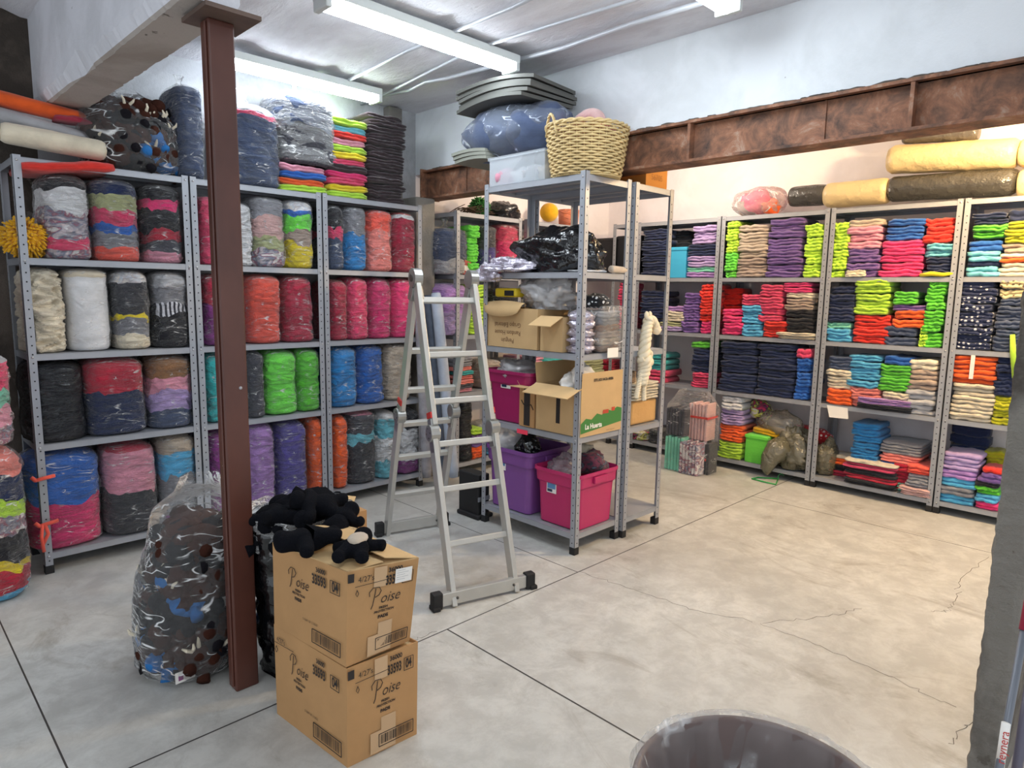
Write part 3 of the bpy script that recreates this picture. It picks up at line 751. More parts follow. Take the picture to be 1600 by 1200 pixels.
# rack L3
B('L3',3,510,537,320,[('denim',2.2),('rose',1),('black',1.8)],'clear bag of black, rose and denim cloth')
B('L3',3,539,573,318,[('blue',2.2),('grey',1.6)],'clear bag of grey over blue cloth')
B('L3',3,576,613,327,[('salmon',2.4),('coral',1.2)],'clear bag of salmon cloth')
B('L3',3,615,650,328,[('dark red',3.6),('white',.3),('red',.3)],'clear bag of dark red cloth')
B('L3',2,514,542,436,[('dark red',1)],'clear bag of wine red cloth')
B('L3',2,544,575,430,[('rose',1)],'clear bag of rose cloth')
B('L3',2,578,611,432,[('magenta',1)],'clear bag of magenta cloth')
B('L3',2,614,650,434,[('hot pink',1)],'clear bag of hot pink cloth')
B('L3',1,516,558,537,[('blue',1)],'rounder clear bag of blue cloth')
B('L3',1,560,601,536,[('royal blue',1)],'straighter clear bag of royal blue cloth')
B('L3',1,604,644,534,[('beige',1)],'clear bag of beige cloth')
B('L3',0,519,543,645,[('orange',1)],'clear bag of orange cloth')
B('L3',0,545,588,638,[('charcoal',2.4),('cyan',.5),('dark grey',1),('pink',.3)],'clear bag of charcoal cloth')
B('L3',0,590,620,640,[('cyan',1),('white',1.5),('cyan',1),('white',.5)],'clear bag of white and cyan crochet',wr=1.8)
B('L3',0,622,655,636,[('plum',.7),('white',1.7),('black',1)],'clear bag of black, white and plum cloth',wr=1.6)
# rack B1 and B2 behind
B('B1',3,688,733,356,[('light grey',1.2),('denim',2.6)],'tied clear bag of denim and grey cloth',tuft=.08)
B('B1',3,750,775,352,[('indigo',1),('dark grey',1)],'clear bag of dark indigo cloth')
B('B1',3,777,818,346,[('hot pink',2),('rose',1)],'clear bag of hot pink cloth')
B('B1',2,688,732,442,[('lavender',1),('lilac',1.4)],'clear bag of lavender cloth')
B('B1',0,712,738,618,[('black',1)],'tall black plastic bag',filmm=film('dark_film','3a3c42',.3,.7))
B('B1',2,776,820,450,[('dark red',1),('black',1)],'dim bag of dark red cloth')
B('B1',1,790,822,560,[('charcoal',1)],'dark grey bag')
B('B1',1,756,784,562,[('beige',1)],'clear bag of beige cloth')
B('B1',0,760,792,660,[('sky blue',1),('white',1)],'bag of sky blue and white cloth')
B('B2',2,850,900,455,[('lavender',1),('brown',1)],'bag of brown and lavender cloth')
B('B2',0,850,884,676,[('charcoal',1)],'black bag')
B('B2',0,905,938,640,[('mixed pale',1)],'bag of pale cloth')
B('R0',0,985,1012,672,[('mixed bright',1)],'clear bag of mixed cloth')
B('R0',0,1012,1042,668,[('charcoal',1)],'dark plastic bag')
# tops of the wall racks
B('L1',4,160,306,132,[('mixed dark',1)],'large clear bag of brown plush toys on the rack beside the brown column',dp=.40,wr=.5) if False else None
B('L2',4,272,318,132,[('denim',1)],'clear bag of denim cloth half hidden by the brown column, topmost',dp=.36,tuft=.06)
B('L2',4,352,440,160,[('denim',3),('denim',.2),('rose',.25),('grey',.6)],'tall clear bag of denim and rose cloth standing atop the racks',dp=.38,tuft=.10,top=.25)
# grey bag standing on coloured cloths, colourful and dark piles on top
def top_pile(x0, x1, yt, yb, cols, what, group, th=.045, d=.36):
    a = at(x0, (yt+yb)/2, 1, 4.08); b = at(x1, (yt+yb)/2, 1, 4.08); z0 = at(x0, yb, 1, 4.08).z if yb < 285 else 2.11; z1 = at((x0+x1)/2, yt, 1, 4.08).z
    z0 = max(z0, 2.11); n = round((z1-z0)/th); t = (z1-z0)/n
    for i in range(n):
        col = cols[i % len(cols)]
        o = bpy.data.objects.new('folded_cloth', FOLDS[(i*3+len(what)) % 7]); C.objects.link(o)
        o.location = ((a.x+b.x)/2+rnd.uniform(-.012, .012), 4.085+rnd.uniform(-.01, .02), z0+i*t); o.rotation_euler = (rnd.uniform(-.02, .02), rnd.uniform(-.03, .03), rnd.uniform(-.08, .08)); o.scale = ((b.x-a.x)*rnd.uniform(.9, 1), d, t)
        o.material_slots[0].link = 'OBJECT'; o.material_slots[0].material = cloth(col)
        tag(o, f"folded {col} cloth {what}", 'folded cloth', group+' '+col)
    return z1
top_pile(440,513,258,305,['lime','orange','royal blue','pink','yellow'],'in the low bright pile under the grey bag, rack top','bright cloths under the grey bag')
top_pile(515,577,186,308,['lime','yellow','rose','hot pink','dark brown','rose','yellow','lime','pink','red','cyan','lime','orange'],'in the tall bright pile atop the racks','bright pile atop the racks',.043)
top_pile(578,636,180,318,['dark brown'],'in the tall dark pile in the corner atop the racks','dark pile atop the racks',.042)
a = at(428, 210, 1, 4.2); b = at(520, 210, 1, 4.2); zt = at(474, 146, 1, 4.2).z; zb = at(474, 258, 1, 4.15).z
bag(((a.x+b.x)/2, 4.24, zb), (b.x-a.x), .34, zt-zb, [('dark grey',3), ('denim',2), ('grey',1)], 'clear bag of dark grey cloth standing on the low bright pile atop the racks', 77, tuft=.07, top=.28, lean=(-.04, 0), filmm=FILM_H)

# pile of mixed bags at the left of the racks
bag((.335, 4.0, 0), .40, .40, .74, [('sky blue',.4),('crimson',.8),('yellow',.4),('black',1.1),('mixed print',.9),('lime',.8),('navy',1.2),('salmon',1.2)], 'clear bag of many bright cloths on the floor, lowest of its stack', 51, group='bags stacked beside the racks')
bag((.32, 4.0, .745), .40, .38, .44, [('mixed print',1),('pink',1),('mint',.7),('rose',1.4),('light grey',.5)], 'clear bag of pink, mint and rose cloth, between two mixed bags', 52, group='bags stacked beside the racks', tuft=.07)
bag((.26, 4.0, 1.19), .40, .38, .42, [('sky blue',1),('rose',1.2),('pink',1),('mixed pale',1)], 'clear bag of sky blue and rose cloth, topmost of its stack', 53, group='bags stacked beside the racks')
# red ribbon on the blue and magenta bag is tied round the rack post
t_ = empty('ribbon', (.66, 4.04, .5), 0, 'red ribbon tied round the post beside the magenta bag', 'ribbon')
for z in (.02, -.22):
    pts = [(-.07+.02*math.sin(k), -.012-.01*math.sin(k*1.3), z+.012*math.cos(k*2.1)) for k in range(3)]+[(-.02, -.02, z), (.03, -.014, z+.005)]
    MB().tube(pts, .010, 6).build('band', cloth('coral'), t_, smooth=True)
MB().tube([(-.04,-.02,-.22),(-.05,-.03,-.28),(-.045,-.035,-.36)], .009, 6).build('loose_end', cloth('coral'), t_, smooth=True)
MB().tube([(-.03,-.02,-.22),(-.02,-.03,-.27),(-.05,-.03,-.33)], .009, 6).build('loose_end', cloth('coral'), t_, smooth=True)
# yellow mop head on the second shelf
def pompom(c, r, n, mat, label, name='string_mop', ln=.05, sq=1.0):
    mb = MB(); rr = random.Random(3)
    mb.ell((0,0,0), (r*.8, r*.8, r*.7*sq), 10)
    for i in range(n):
        u = rr.uniform(-1, 1); an = rr.uniform(0, 2*PI); s = math.sqrt(1-u*u); d = Vector((s*math.cos(an), s*math.sin(an), u*sq))
        p = d*r*.72; q = d*r*rr.uniform(.9, 1.1)+Vector((rr.uniform(-1,1), rr.uniform(-1,1), rr.uniform(-1,.3)))*ln*.3
        mb.tube([p, (p+q)/2+Vector((0,0,.004)), q], [.006, .007, .0045], 5)
    o = mb.build(name, mat, smooth=True); o.location = c; return o
tag(pompom((.665, 4.155, 1.728), .100, 480, cloth('golden'), ''), 'round yellow mop head of thick strands, beside the rack post', 'mop head')
tag(pompom((3.76, 4.2, 2.19), .085, 380, plain('green_tinsel', '2f7a34', .4), '', 'garland_ball', .06, .8), 'dark green tinsel garland ball atop the rack behind the fabric rolls', 'garland')
# cloth rolls on the rack top, left
def roll(p, q, r, mat, label, name='cloth_roll', cat='roll', sq=.75, seed=0, group=None, spiral=True, taper=1, wr=.05, filmm=None, n=28, m=26):
    p = Vector(p); q = Vector(q); t_ = empty(name, p, 0, label, cat, group); d = q-p; L = d.length; d.normalize()
    s = d.cross(Vector((0,0,1)));
    if s.length < .1: s = d.cross(Vector((1,0,0)))
    s.normalize(); u = s.cross(d); u = u if u.z > 0 or abs(d.z) > .6 else -u
    def surf(k, nn, mm, w_):
        vs = []
        for i in range(mm+1):
            t = i/mm; e = 1
            ed = min(t, 1-t)*L/ (r*.5)
            if ed < 1: e = .80+.20*(1-(1-ed)**2)**.5
            for j in range(nn):
                an = 2*PI*j/nn; rr = r*k*e*(1+w_*fbm(math.cos(an)*1.3, math.sin(an)*1.3+seed, t*L*5)+w_*.5*nz(an*2, t*L*16, seed))*(1+(taper-1)*t)
                vs.append(d*(t*L) + s*math.cos(an)*rr + u*math.sin(an)*rr*sq)
        return vs, [(i*nn+j, i*nn+(j+1) % nn, (i+1)*nn+(j+1) % nn, (i+1)*nn+j) for i in range(mm) for j in range(nn)]
    vs, fs = surf(1, n, m, wr); fs += [tuple(range(n)), tuple(m*n+k for k in range(n))]
    recalc(mesh_obj('roll_body', vs, fs, mat, t_))
    if spiral:
        for e, sg in ((0, -1), (L, 1)):
            pts = []
            for k in range(46):
                an = k*.42; rr = r*.74*k/46
                pts.append(d*(e+sg*.003) + s*math.cos(an)*rr + u*math.sin(an)*rr*sq)
            MB().tube(pts, r*.035, 5).build('end_spiral', mat, t_, smooth=True)
    if filmm:
        vs, fs = surf(1.04, 26, 30, wr*1.6); mesh_obj('plastic_wrap', vs, fs, filmm, t_)
    return t_
Yc = 4.13
def P1(x, y, Y=Yc): return at(x, y, 1, Y)
# flat red, two white rolls, grey-white, orange
def slab(x0, y0, x1, y1, th, dp, mat, label, name='folded_cloth', cat='folded cloth', Y=4.02, seed=0):
    a = at(x0, y0, 1, Y); b = at(x1, y1, 1, Y); L = b.x-a.x; n = 30; vs = []; me = FOLD1[seed % 4]
    o = bpy.data.objects.new(name, me); C.objects.link(o); o.location = ((a.x+b.x)/2, Y, min(a.z, b.z)); o.scale = (L, dp, th)
    o.rotation_euler = (0, -math.atan2(b.z-a.z, L), 0); o.material_slots[0].link = 'OBJECT'; o.material_slots[0].material = mat
    return tag(o, label, cat)
slab(36,258,182,262,.045,.40,cloth('red'),'flat red fold lying on the rack top under the white rolls')
roll((.60,4.14,2.225),(1.03,4.10,2.195),.068,cloth('cream'),'cream cloth roll resting on the flat red fold',seed=1)
roll((.52,4.24,2.335),(1.00,4.22,2.255),.066,cloth('light grey'),'pale grey cloth roll under the white roll',seed=2,sq=.6)
roll((.46,4.32,2.40),(.98,4.30,2.325),.060,cloth('white'),'white cloth roll directly under the orange one',seed=3,sq=.55)
roll((.50,4.24,2.415),(.98,4.24,2.365),.055,cloth('orange'),'orange cloth roll, topmost of the stack of rolls',seed=4,sq=.7)
slab(88,186,150,196,.03,.3,cloth('dark red'),'dark red cloth lying behind the orange roll',Y=4.15,seed=2)

# ------------------------------------------------------------------ plush toys
TOYM = {}
def toy_mesh(kind, seed):
    key = (kind, seed)
    if key in TOYM: return TOYM[key]
    rr = random.Random(seed); mb = MB()
    mb.ell((0,0,0), (.066,.060,.042), 9, amp=.3, seed=seed); mb.ell((.055,0,.010), (.036,.036,.03), 8)
    for sx in (-.03, .03):
        for sy in (-1, 1):
            a = Vector((sx, sy*.03, -.005)); b = a+Vector((sx*.6, sy*.035, rr.uniform(-.03, .02))); mb.tube([a, (a+b)/2, b], [.020, .019, .022], 8)
    me = bpy.data.meshes.new('plush_toy'); me.from_pydata([tuple(v) for v in mb.v], [], mb.f); me.polygons.foreach_set('use_smooth', [True]*len(mb.f)); me.materials.append(None)
    TOYM[key] = me; return me
def horn_mesh(): 
    mb = MB().tube([(.075,.012,.03),(.085,.022,.045),(.08,.03,.058)], [.007,.006,.003], 6).tube([(.075,-.012,.03),(.085,-.022,.045),(.08,-.03,.058)], [.007,.006,.003], 6)
    me = bpy.data.meshes.new('horns'); me.from_pydata([tuple(v) for v in mb.v], [], mb.f); me.materials.append(cloth('cream')); return me
HORN = horn_mesh()
TOYC = ['brown toy', 'black toy', 'blue toy']
plain('brown toy', '3c221a', 1, 0, .1, (90, .8, .006)); plain('black toy', '1a181c', 1, 0, .1, (90, .8, .006)); plain('blue toy', '2f6aa6', 1, 0, .1, (90, .8, .006))
def toys_in(loc, rx, ry, h, n, seed, where, prof=lambda t: 1, lean=0):
    rr = random.Random(seed)
    for i in range(n):
        t = (i+.5)/n; an = i*2.4; q = prof(t)
        x = loc[0]+math.cos(an)*rx*q*.80+lean*t; y = loc[1]+math.sin(an)*ry*q*.80; z = loc[2]+.05+t*(h-.09)
        c = rr.choice([0,0,0,1,1,0,1,0,1,2])
        name = ('brown', 'black', 'blue')[c]; nm = 'horned ' if i % 5 == 0 else ''
        o = bpy.data.objects.new('plush_toy', toy_mesh(0, i % 5)); C.objects.link(o); o.location = (x, y, z); o.scale = (1.1, 1.1, 1.2)
        o.rotation_euler = (rr.uniform(-.6, .6), rr.uniform(-.5, .5), math.atan2(-y+loc[1], -x+loc[0])+PI+rr.uniform(-1.2, 1.2))
        o.material_slots[0].link = 'OBJECT'; o.material_slots[0].material = MATS[TOYC[c]]
        tag(o, f"{nm}{name} plush toy packed inside the {where}", 'plush toy', f"{nm}{name} plush toys in the {where}")
        if i % 5 == 0: link(bpy.data.objects.new('horns', HORN), o)
def film_bag(name, loc, rx, ry, h, label, seed, prof, lean=(0, 0), cat='bag', tuft=.0, mat=None, wob=.012):
    t_ = empty(name, loc, 0, label, cat); n, m = 44, 46; vs = []
    for i in range(m+1):
        t = i/m
        for k in range(n):
            an = 2*PI*k/n; r = prof(t); wv = wob*(fbm(math.cos(an)*2.2+seed, math.sin(an)*2.2, t*5)+.5*nz(an*3, t*20, seed))
            vs.append((math.cos(an)*(rx*r+wv)+lean[0]*t*t, math.sin(an)*(ry*r+wv)+lean[1]*t*t, .004+t*h))
    fs = [(i*n+k, i*n+(k+1) % n, (i+1)*n+(k+1) % n, (i+1)*n+k) for i in range(m) for k in range(n)]+[tuple(range(n))]
    mesh_obj('plastic_film', vs, fs, mat or FILM_B, t_); return t_
def pr_floor(t): return (1-(max(0, .10-t)/.10)**2*.3)*(1 if t < .45 else 1-(t-.45)*.62) if t < .86 else (.746-.0)*(1-(t-.86)*4.2)+.0
def pr2(t):
    if t > .84: return max(.16, .76*(1-(t-.84)*5)) + (max(0, t-.94)*3)
    return (1-(max(0, .10-t)/.10)**2*.3)*(1 if t < .4 else 1-(t-.4)*.55)
film_bag('plastic_bag', (.875, 2.67, 0), .212, .205, .76, 'clear plastic bag full of brown plush toys, leaning behind the brown column', 5, pr2, (.06, 0))
pbx = bpy.data.objects['plastic_bag']
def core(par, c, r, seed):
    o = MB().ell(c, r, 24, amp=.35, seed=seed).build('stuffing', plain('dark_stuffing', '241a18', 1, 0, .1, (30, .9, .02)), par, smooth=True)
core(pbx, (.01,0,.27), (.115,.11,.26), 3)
toys_in((.875, 2.67, 0), .148, .142, .60, 130, 5, 'floor bag beside the brown column', lambda t: 1-.45*max(0, t-.3), .04)
def taglet(loc, rz, rx, sz, parent, name='paper_tag'):
    o = MB().box((-sz, -.0008, -sz*.6), (sz, .0008, sz*.6)).box((-sz*.7, -.0014, -sz*.35), (-sz*.2, .0, sz*.2), 1).build(name, [WHITEP, plain('tag_print', '8a4a7a', .7)], parent); o.location = loc; o.rotation_euler = (rx, 0, rz); return o
pb = bpy.data.objects['plastic_bag']
taglet((-.09,-.17,.06), .1, 0, .036, pb); taglet((.05,-.165,.30), -.2, -.4, .03, pb); taglet((-.02,-.17,.13), .3, .2, .016, pb)
# plush bag on the rack top
def pr_top(t):
    return (1-(max(0, .15-t)/.15)**2*.25)*(1-(max(0, t-.45)/.55)**2.0*.72)
film_bag('plastic_bag', (1.20, 4.235, 2.11), .262, .205, .44, 'large clear bag of brown and blue plush toys on the rack top', 9, pr_top, (-.03, 0))
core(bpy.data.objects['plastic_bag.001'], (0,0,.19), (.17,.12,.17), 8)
toys_in((1.20, 4.235, 2.11), .200, .150, .40, 88, 11, 'large bag on the rack top', lambda t: 1-.5*max(0, t-.35)**1.2)

# black plush figures: one continuous skinned body each
def skinned(name, nodes_, edges, mat, label, cat, sub=2, parent=None, group=None):
    me = bpy.data.meshes.new(name); me.from_pydata([n[0] for n in nodes_], edges, []); me.materials.append(mat)
    o = link(bpy.data.objects.new(name, me), parent); md = o.modifiers.new('s', 'SKIN'); md.use_smooth_shade = True
    for i, n in enumerate(nodes_):
        r = n[1]; me.skin_vertices[0].data[i].radius = (r, r) if not isinstance(r, tuple) else r
    me.skin_vertices[0].data[0].use_root = True
    sd = o.modifiers.new('d', 'SUBSURF'); sd.levels = sd.render_levels = sub
    if label: tag(o, label, cat, group)
    return o
def black_plush(loc, R_, scale, label, pose=0, flat=1):
    P = [((0,0,0), .078), ((.065,0,.01), .070), ((.11,0,.02), .055), ((.155,0,.03), .074), ((.20,0,.03), .048),
             ((.06,.07,.0), .042), ((.065,.125,-.005), .038), ((.07,.165,-.01), .046), ((.06,-.07,0), .042), ((.075,-.125,-.01), .038), ((.09,-.17,-.02), .047),
             ((-.06,.05,0), .048), ((-.115,.075,-.01), .042), ((-.155,.085,.0), .054), ((-.06,-.05,0), .048), ((-.115,-.07,-.01), .042), ((-.16,-.08,-.01), .055)]
    Ed = [(0,1),(1,2),(2,3),(3,4),(1,5),(5,6),(6,7),(1,8),(8,9),(9,10),(0,11),(11,12),(12,13),(0,14),(14,15),(15,16)]
    rr = random.Random(pose)
    P2 = []
    for i, (p, r) in enumerate(P):
        v = Vector(p)
        if pose == 1 and i in (9, 10): v += Vector((.01, -.03*(i-8), -.06*(i-8)))
        elif pose and i > 4: v += Vector((rr.uniform(-.02,.02), rr.uniform(-.02,.02), rr.uniform(-.02,.02)))
        P2.append((tuple(v*scale), r*scale))
    o = skinned('plush_toy', P2, Ed, PLUSH, label, 'plush toy', 2, group='black plush toys'); o.location = loc; o.rotation_euler = R_
    return o
def P3(px, py, z): return at(px, py, 2, z)
c = P3(487, 838, .70); black_plush((c.x-.01, c.y-.02, .70), (.1, .1, 2.9), .60, 'limp black plush toy draped over the carton corner, one limb hanging down', 1)
t = bpy.data.objects['plush_toy'] if False else None
c = P3(558, 862, .68); p_ = black_plush((c.x, c.y, .69), (0, 0, .75), .50, 'black plush toy lying face down near the carton edge, pale patch on its back', 3)
MB().ell((.01,0,.030), (.045,.032,.014), 10).build('back_patch', cloth('beige'), p_, smooth=True)
for k, (px, py, z, rz, s, lb) in enumerate([(432, 808, .66, 1.2, .60, 'black plush toy slumped in the dark sack against the brown column'), (470, 800, .67, -1.9, .60, 'black plush toy lying across the middle of the sack mouth'), (503, 790, .70, 2.6, .60, 'black plush toy with raised paw, highest of those on the sack'),
      (530, 818, .66, .3, .50, 'black plush toy hanging over the sack rim above the carton')]):
    c = at(px, py, 2, z); black_plush((c.x, c.y, z), (.3*math.sin(k*2), .3*math.cos(k), rz), s, lb, k+4)
# black sack with transparent lip
def pr_sack(t): return (.80+.2*min(1, t*1.6)) if t < .9 else 1.0+(t-.9)*.6
sk = film_bag('plastic_sack', (1.20, 2.385, 0), .185, .20, .60, 'dark plastic sack of black plush toys standing behind the cartons', 15, pr_sack, (0, 0), 'sack', mat=BLACKP, wob=.02)
vs = []; n = 44
for i in range(7):
    for k in range(n):
        an = 2*PI*k/n; rr_ = 1+.008*i+.02*math.sin(k*1.7+i); vs.append((math.cos(an)*.192*rr_, math.sin(an)*.205*rr_, .52+.022*i*(1+.2*nz(k*.5, 3))))
mesh_obj('clear_lip', vs, [(i*n+k, i*n+(k+1) % n, (i+1)*n+(k+1) % n, (i+1)*n+k) for i in range(6) for k in range(n)], FILM_H, sk)
for i in range(12):   # toys filling the sack
    rr = random.Random(i); o = bpy.data.objects.new('plush_toy', toy_mesh(0, i % 5)); C.objects.link(o)
    o.location = (1.20+.11*math.cos(i*2.4), 2.385+.12*math.sin(i*2.4), .54+.03*(i % 3)); o.scale = (1.5,)*3; o.rotation_euler = (rr.uniform(-1,1), rr.uniform(-1,1), i*1.3)
    o.material_slots[0].link = 'OBJECT'; o.material_slots[0].material = PLUSH
    tag(o, 'black plush toy packed in the mouth of the dark sack', 'plush toy', 'black plush toys filling the dark sack')

# ------------------------------------------------------------------ writing helper
def text_on(s, size, org, xd, yd, mat, parent, name='lettering', align='CENTER', shear=0, sx=1.0, bold=0, off=.0006):
    cu = bpy.data.curves.new(name, 'FONT'); cu.body = s; cu.size = size; cu.align_x = align; cu.align_y = 'CENTER'; cu.shear = shear; cu.offset = bold; cu.resolution_u = 3
    cu.materials.append(mat); o = link(bpy.data.objects.new(name, cu), parent)
    xd = Vector(xd).normalized(); yd = Vector(yd); yd = (yd-xd*yd.dot(xd)).normalized(); n = xd.cross(yd)
    bpy.context.view_layer.update(); me = bpy.data.meshes.new_from_object(o.evaluated_get(bpy.context.evaluated_depsgraph_get())); bpy.data.objects.remove(o); o = link(bpy.data.objects.new(name, me), parent)
    M = Matrix((xd*sx, yd, n)).transposed().to_4x4(); M.translation = Vector(org)+n*off
    o.matrix_local = M; return o
class Face:
    """a flat panel given by its four corners (top-left, top-right, bottom-right, bottom-left), for placing print on it"""
    def __init__(s, tl, tr, br, bl): s.c = [Vector(q) for q in (tl, tr, br, bl)]
    def p(s, u, v): a = s.c[0].lerp(s.c[1], u); b = s.c[3].lerp(s.c[2], u); return a.lerp(b, v)
    def dirs(s, u, v): return (s.p(min(u+.05, 1), v)-s.p(max(0, u-.05), v)).normalized(), (s.p(u, max(0, v-.05))-s.p(u, min(1, v+.05))).normalized()
    def n(s): return (s.c[1]-s.c[0]).cross(s.c[0]-s.c[3]).normalized()
    def text(s, t, u, v, size, mat, parent, **k):
        a, b = s.dirs(u, v); return text_on(t, size, s.p(u, v), a, b, mat, parent, **k)
    def rect(s, mb, u0, v0, u1, v1, off=.0008, mi=0):
        n = s.n()*off; mb.add([s.p(u0, v1)+n, s.p(u1, v1)+n, s.p(u1, v0)+n, s.p(u0, v0)+n], [(0,1,2,3)], mi); return mb
    def stroke(s, mb, pts, r, off=.0006): mb.tube([s.p(*q)+s.n()*off for q in pts], r, 5); return mb

# ------------------------------------------------------------------ the two pad cartons
def carton_print(f, par, left, top04=True):
    rr = random.Random(2 if left else 3); W_ = (f.c[1]-f.c[0]).length
    m = MB()
    # script wordmark: hand-drawn P followed by leaning lower-case letters
    ox, oy = (.36, .30) if left else (.47, .34)
    def q(x, y): return (ox+x*.036/W_, oy+y*.036/.33)
    f.stroke(m, [q(-1.05,-.35), q(-1.1,-.75), q(-.75,-1.15), q(-.2,-1.1), q(.0,-.7), q(-.2,-.3), q(-.55,-.15)], .0012)
    f.stroke(m, [q(-.5,-1.0), q(-.6,-.3), q(-.75,.6), q(-.9,.95)], .0013)
    f.text('oise', ox+.030/W_, oy+.015, .052, INK, par, shear=.35, bold=-.0004, sx=.80)
    f.text('FRESH', ox+.01/W_, oy+.115, .011, INK, par, bold=.0004); f.text('PROTECTION', ox+.012/W_, oy+.155, .011, INK, par, bold=.0004, shear=.2)
    f.text('PADS', ox+.01/W_, oy+.215, .015, INK, par, bold=.0008)
    uu, ub, v3 = (.67, .875, .20) if left else (.64, .845, .17)
    f.text('33593', uu, v3, .046, INK, par, sx=.62 if left else .46, bold=.0014); f.text('04', ub, v3, .046, INK, par, sx=.66 if left else .50, bold=.0014)
    f.text('36000', uu+.02, v3-.112, .022, INK, par, sx=.85, bold=.0008)
    du = .0225/W_ if left else .0175/W_
    for a in (((ub-du,v3-.065),(ub+du,v3-.065)), ((ub+du,v3-.065),(ub+du,v3+.065)), ((ub+du,v3+.065),(ub-du,v3+.065)), ((ub-du,v3+.065),(ub-du,v3-.065))): f.stroke(m, a, .001)
    b0, b1, v0, v1 = (.58, .95, .76, .91) if left else (.42, .92, .79, .92)
    for a in (((b0,v0),(b1,v0)), ((b1,v0),(b1,v1)), ((b1,v1),(b0,v1)), ((b0,v1),(b0,v0))): f.stroke(m, a, .0013)
    u = b0+.02
    while u < b1-.03:
        wd = rr.choice([.003, .006, .009]); f.rect(m, u, v0+.015, u+wd, v1-.02); u += wd+rr.choice([.004, .007, .010])
    if left: f.text('5-1(6)91 UE  2, 5(0,6)', .55, .70, .011, INK, par, sx=.8)
    if not left or not top04:
        x0 = .03 if left else .10
        f.text("4/27's", x0+.10*.26/W_+.04, .10 if not left else .12, .026, INK, par, sx=.85)
        f.stroke(m, [(x0, .165), (x0+.12/W_, .15)], .0009)
        f.stroke(m, [(x0+.03, .20), (x0+.01, .24), (x0+.03, .27), (x0+.05, .24), (x0+.03, .20)], .0011)
    if not left: f.rect(m, -.0, .02, .085, .11)
    m.build('print', INK, par)
def carton(label, bot, top, zb, zt, flaps, up):
    """bot/top: corner xy lists A (rear left), B (near), C (right), D (far)"""
    t_ = empty('carton', (0, 0, 0), 0, label, 'carton', 'pad cartons')
    A, B_, C_, D = [Vector((*p, zb)) for p in bot]; a, b, c_, d = [Vector((*p, zt)) for p in top]
    vs = []; fs = []
    ring = [(A, a), (B_, b), (C_, c_), (D, d)]; n = 10; hN = 8
    for j in range(hN+1):
        t = j/hN
        for e in range(4):
            p0, q0 = ring[e]; p1, q1 = ring[(e+1) % 4]; X = p0.lerp(q0, t); Y = p1.lerp(q1, t)
            nn = (Y-X).cross(Vector((0,0,1))).normalized()
            for k in range(n):
                u = k/n; bul = .006*math.sin(PI*u)*math.sin(PI*t)
                vs.append(X.lerp(Y, u)+nn*(bul+.0012*nz(u*5, t*5, e+zb)*math.sin(PI*u)))
    K = 4*n
    fs = [(j*K+k, j*K+(k+1) % K, (j+1)*K+(k+1) % K, (j+1)*K+k) for j in range(hN) for k in range(K)]+[tuple(reversed(range(K)))]
    o = mesh_obj('body', vs, fs, CARD, t_, smooth=False); recalc(o)
    so = o.modifiers.new('s', 'SOLIDIFY'); so.thickness = .004; so.offset = -1
    if flaps:
        # far-side flap lifts a little over the closed near ones
        for q0, q1, inn, lift in ((a, b, (c_-b), .004), (d, c_, (b-c_), .016), (b, c_, (a-b)*.5, .0), (a, d, (b-a)*.5, -.002)):
            i0 = q0+inn*.49+Vector((0,0,lift)); i1 = q1+inn*.49+Vector((0,0,lift+.006)); th = Vector((0,0,.003))
            MB().add([q0, q1, i1, i0, q0+th, q1+th, i1+th, i0+th], [(3,2,1,0),(4,5,6,7),(0,1,5,4),(1,2,6,5),(2,3,7,6),(3,0,4,7)]).build('flap', CARD_L, t_)
        fp = MB(); 
        ff = Face(d+Vector((0,0,.02)), c_+Vector((0,0,.022)), (c_+(b-c_)*.45)+Vector((0,0,.03)), (d+(b-c_)*.45)+Vector((0,0,.026)))
        ff.text('(25)', .30, .3, .02, INK, t_, off=.002); ff.text('E', .7, .3, .02, INK, t_, off=.002)
    else:
        MB().add([a, b, c_, d], [(0,1,2,3)]).build('flap', CARD_L, t_).location.z = -.012
    e = .0072
    nl = (b-a).cross(a-A).normalized(); nr = (c_-b).cross(b-B_).normalized()
    fl_ = Face(a+nl*e, b+nl*e, B_+nl*e, A+nl*e); fr_ = Face(b+nr*e, c_+nr*e, C_+nr*e, B_+nr*e)
    carton_print(fl_, t_, True, up); carton_print(fr_, t_, False)
    for q_ in ((.36, .0, .54, .22, .0002), (.45, .62, .66, .80, .0003), (.30, .75, .66, .97, .0001)): m = MB(); fr_.rect(m, *q_); m.build('tape', TAPE, t_)
    if up:
        m = MB(); fr_.rect(m, .66, .06, .90, .22, .002); m.build('paper_label', WHITEP, t_)
        m = MB(); 
        for k in range(5): fr_.rect(m, .68, .08+.025*k, .68+.12+.05*(k % 2), .083+.025*k, .0026)
        m.build('label_print', plain('grey_ink', '8a8a8c', .8), t_)
    return t_
carton("brown pad carton standing on the floor, under an identical one", [(.968,2.134),(1.004,1.722),(1.261,1.704),(1.225,2.118)], [(.968,2.136),(1.004,1.716),(1.264,1.700),(1.228,2.12)], 0, .338, False, False)
carton("brown pad carton on top of the other, black plush toys lying on it", [(.965,2.125),(1.006,1.722),(1.245,1.720),(1.222,2.10)], [(.950,2.085),(1.010,1.712),(1.233,1.652),(1.215,2.075)], .340, .652, True, True)
# torn cardboard piece by the sack
Q = [at(x, y, 2, .60) for x, y in ((497,770),(556,777),(546,806),(500,800))]
MB().add(Q+[q+Vector((0,0,.004)) for q in Q], [(3,2,1,0),(4,5,6,7),(0,1,5,4),(1,2,6,5),(2,3,7,6),(3,0,4,7)]).build('cardboard_sheet', CARD_L)
mbx = bpy.data.objects['cardboard_sheet']; tag(mbx, 'loose tan cardboard flap sticking out behind the dark sack', 'cardboard')
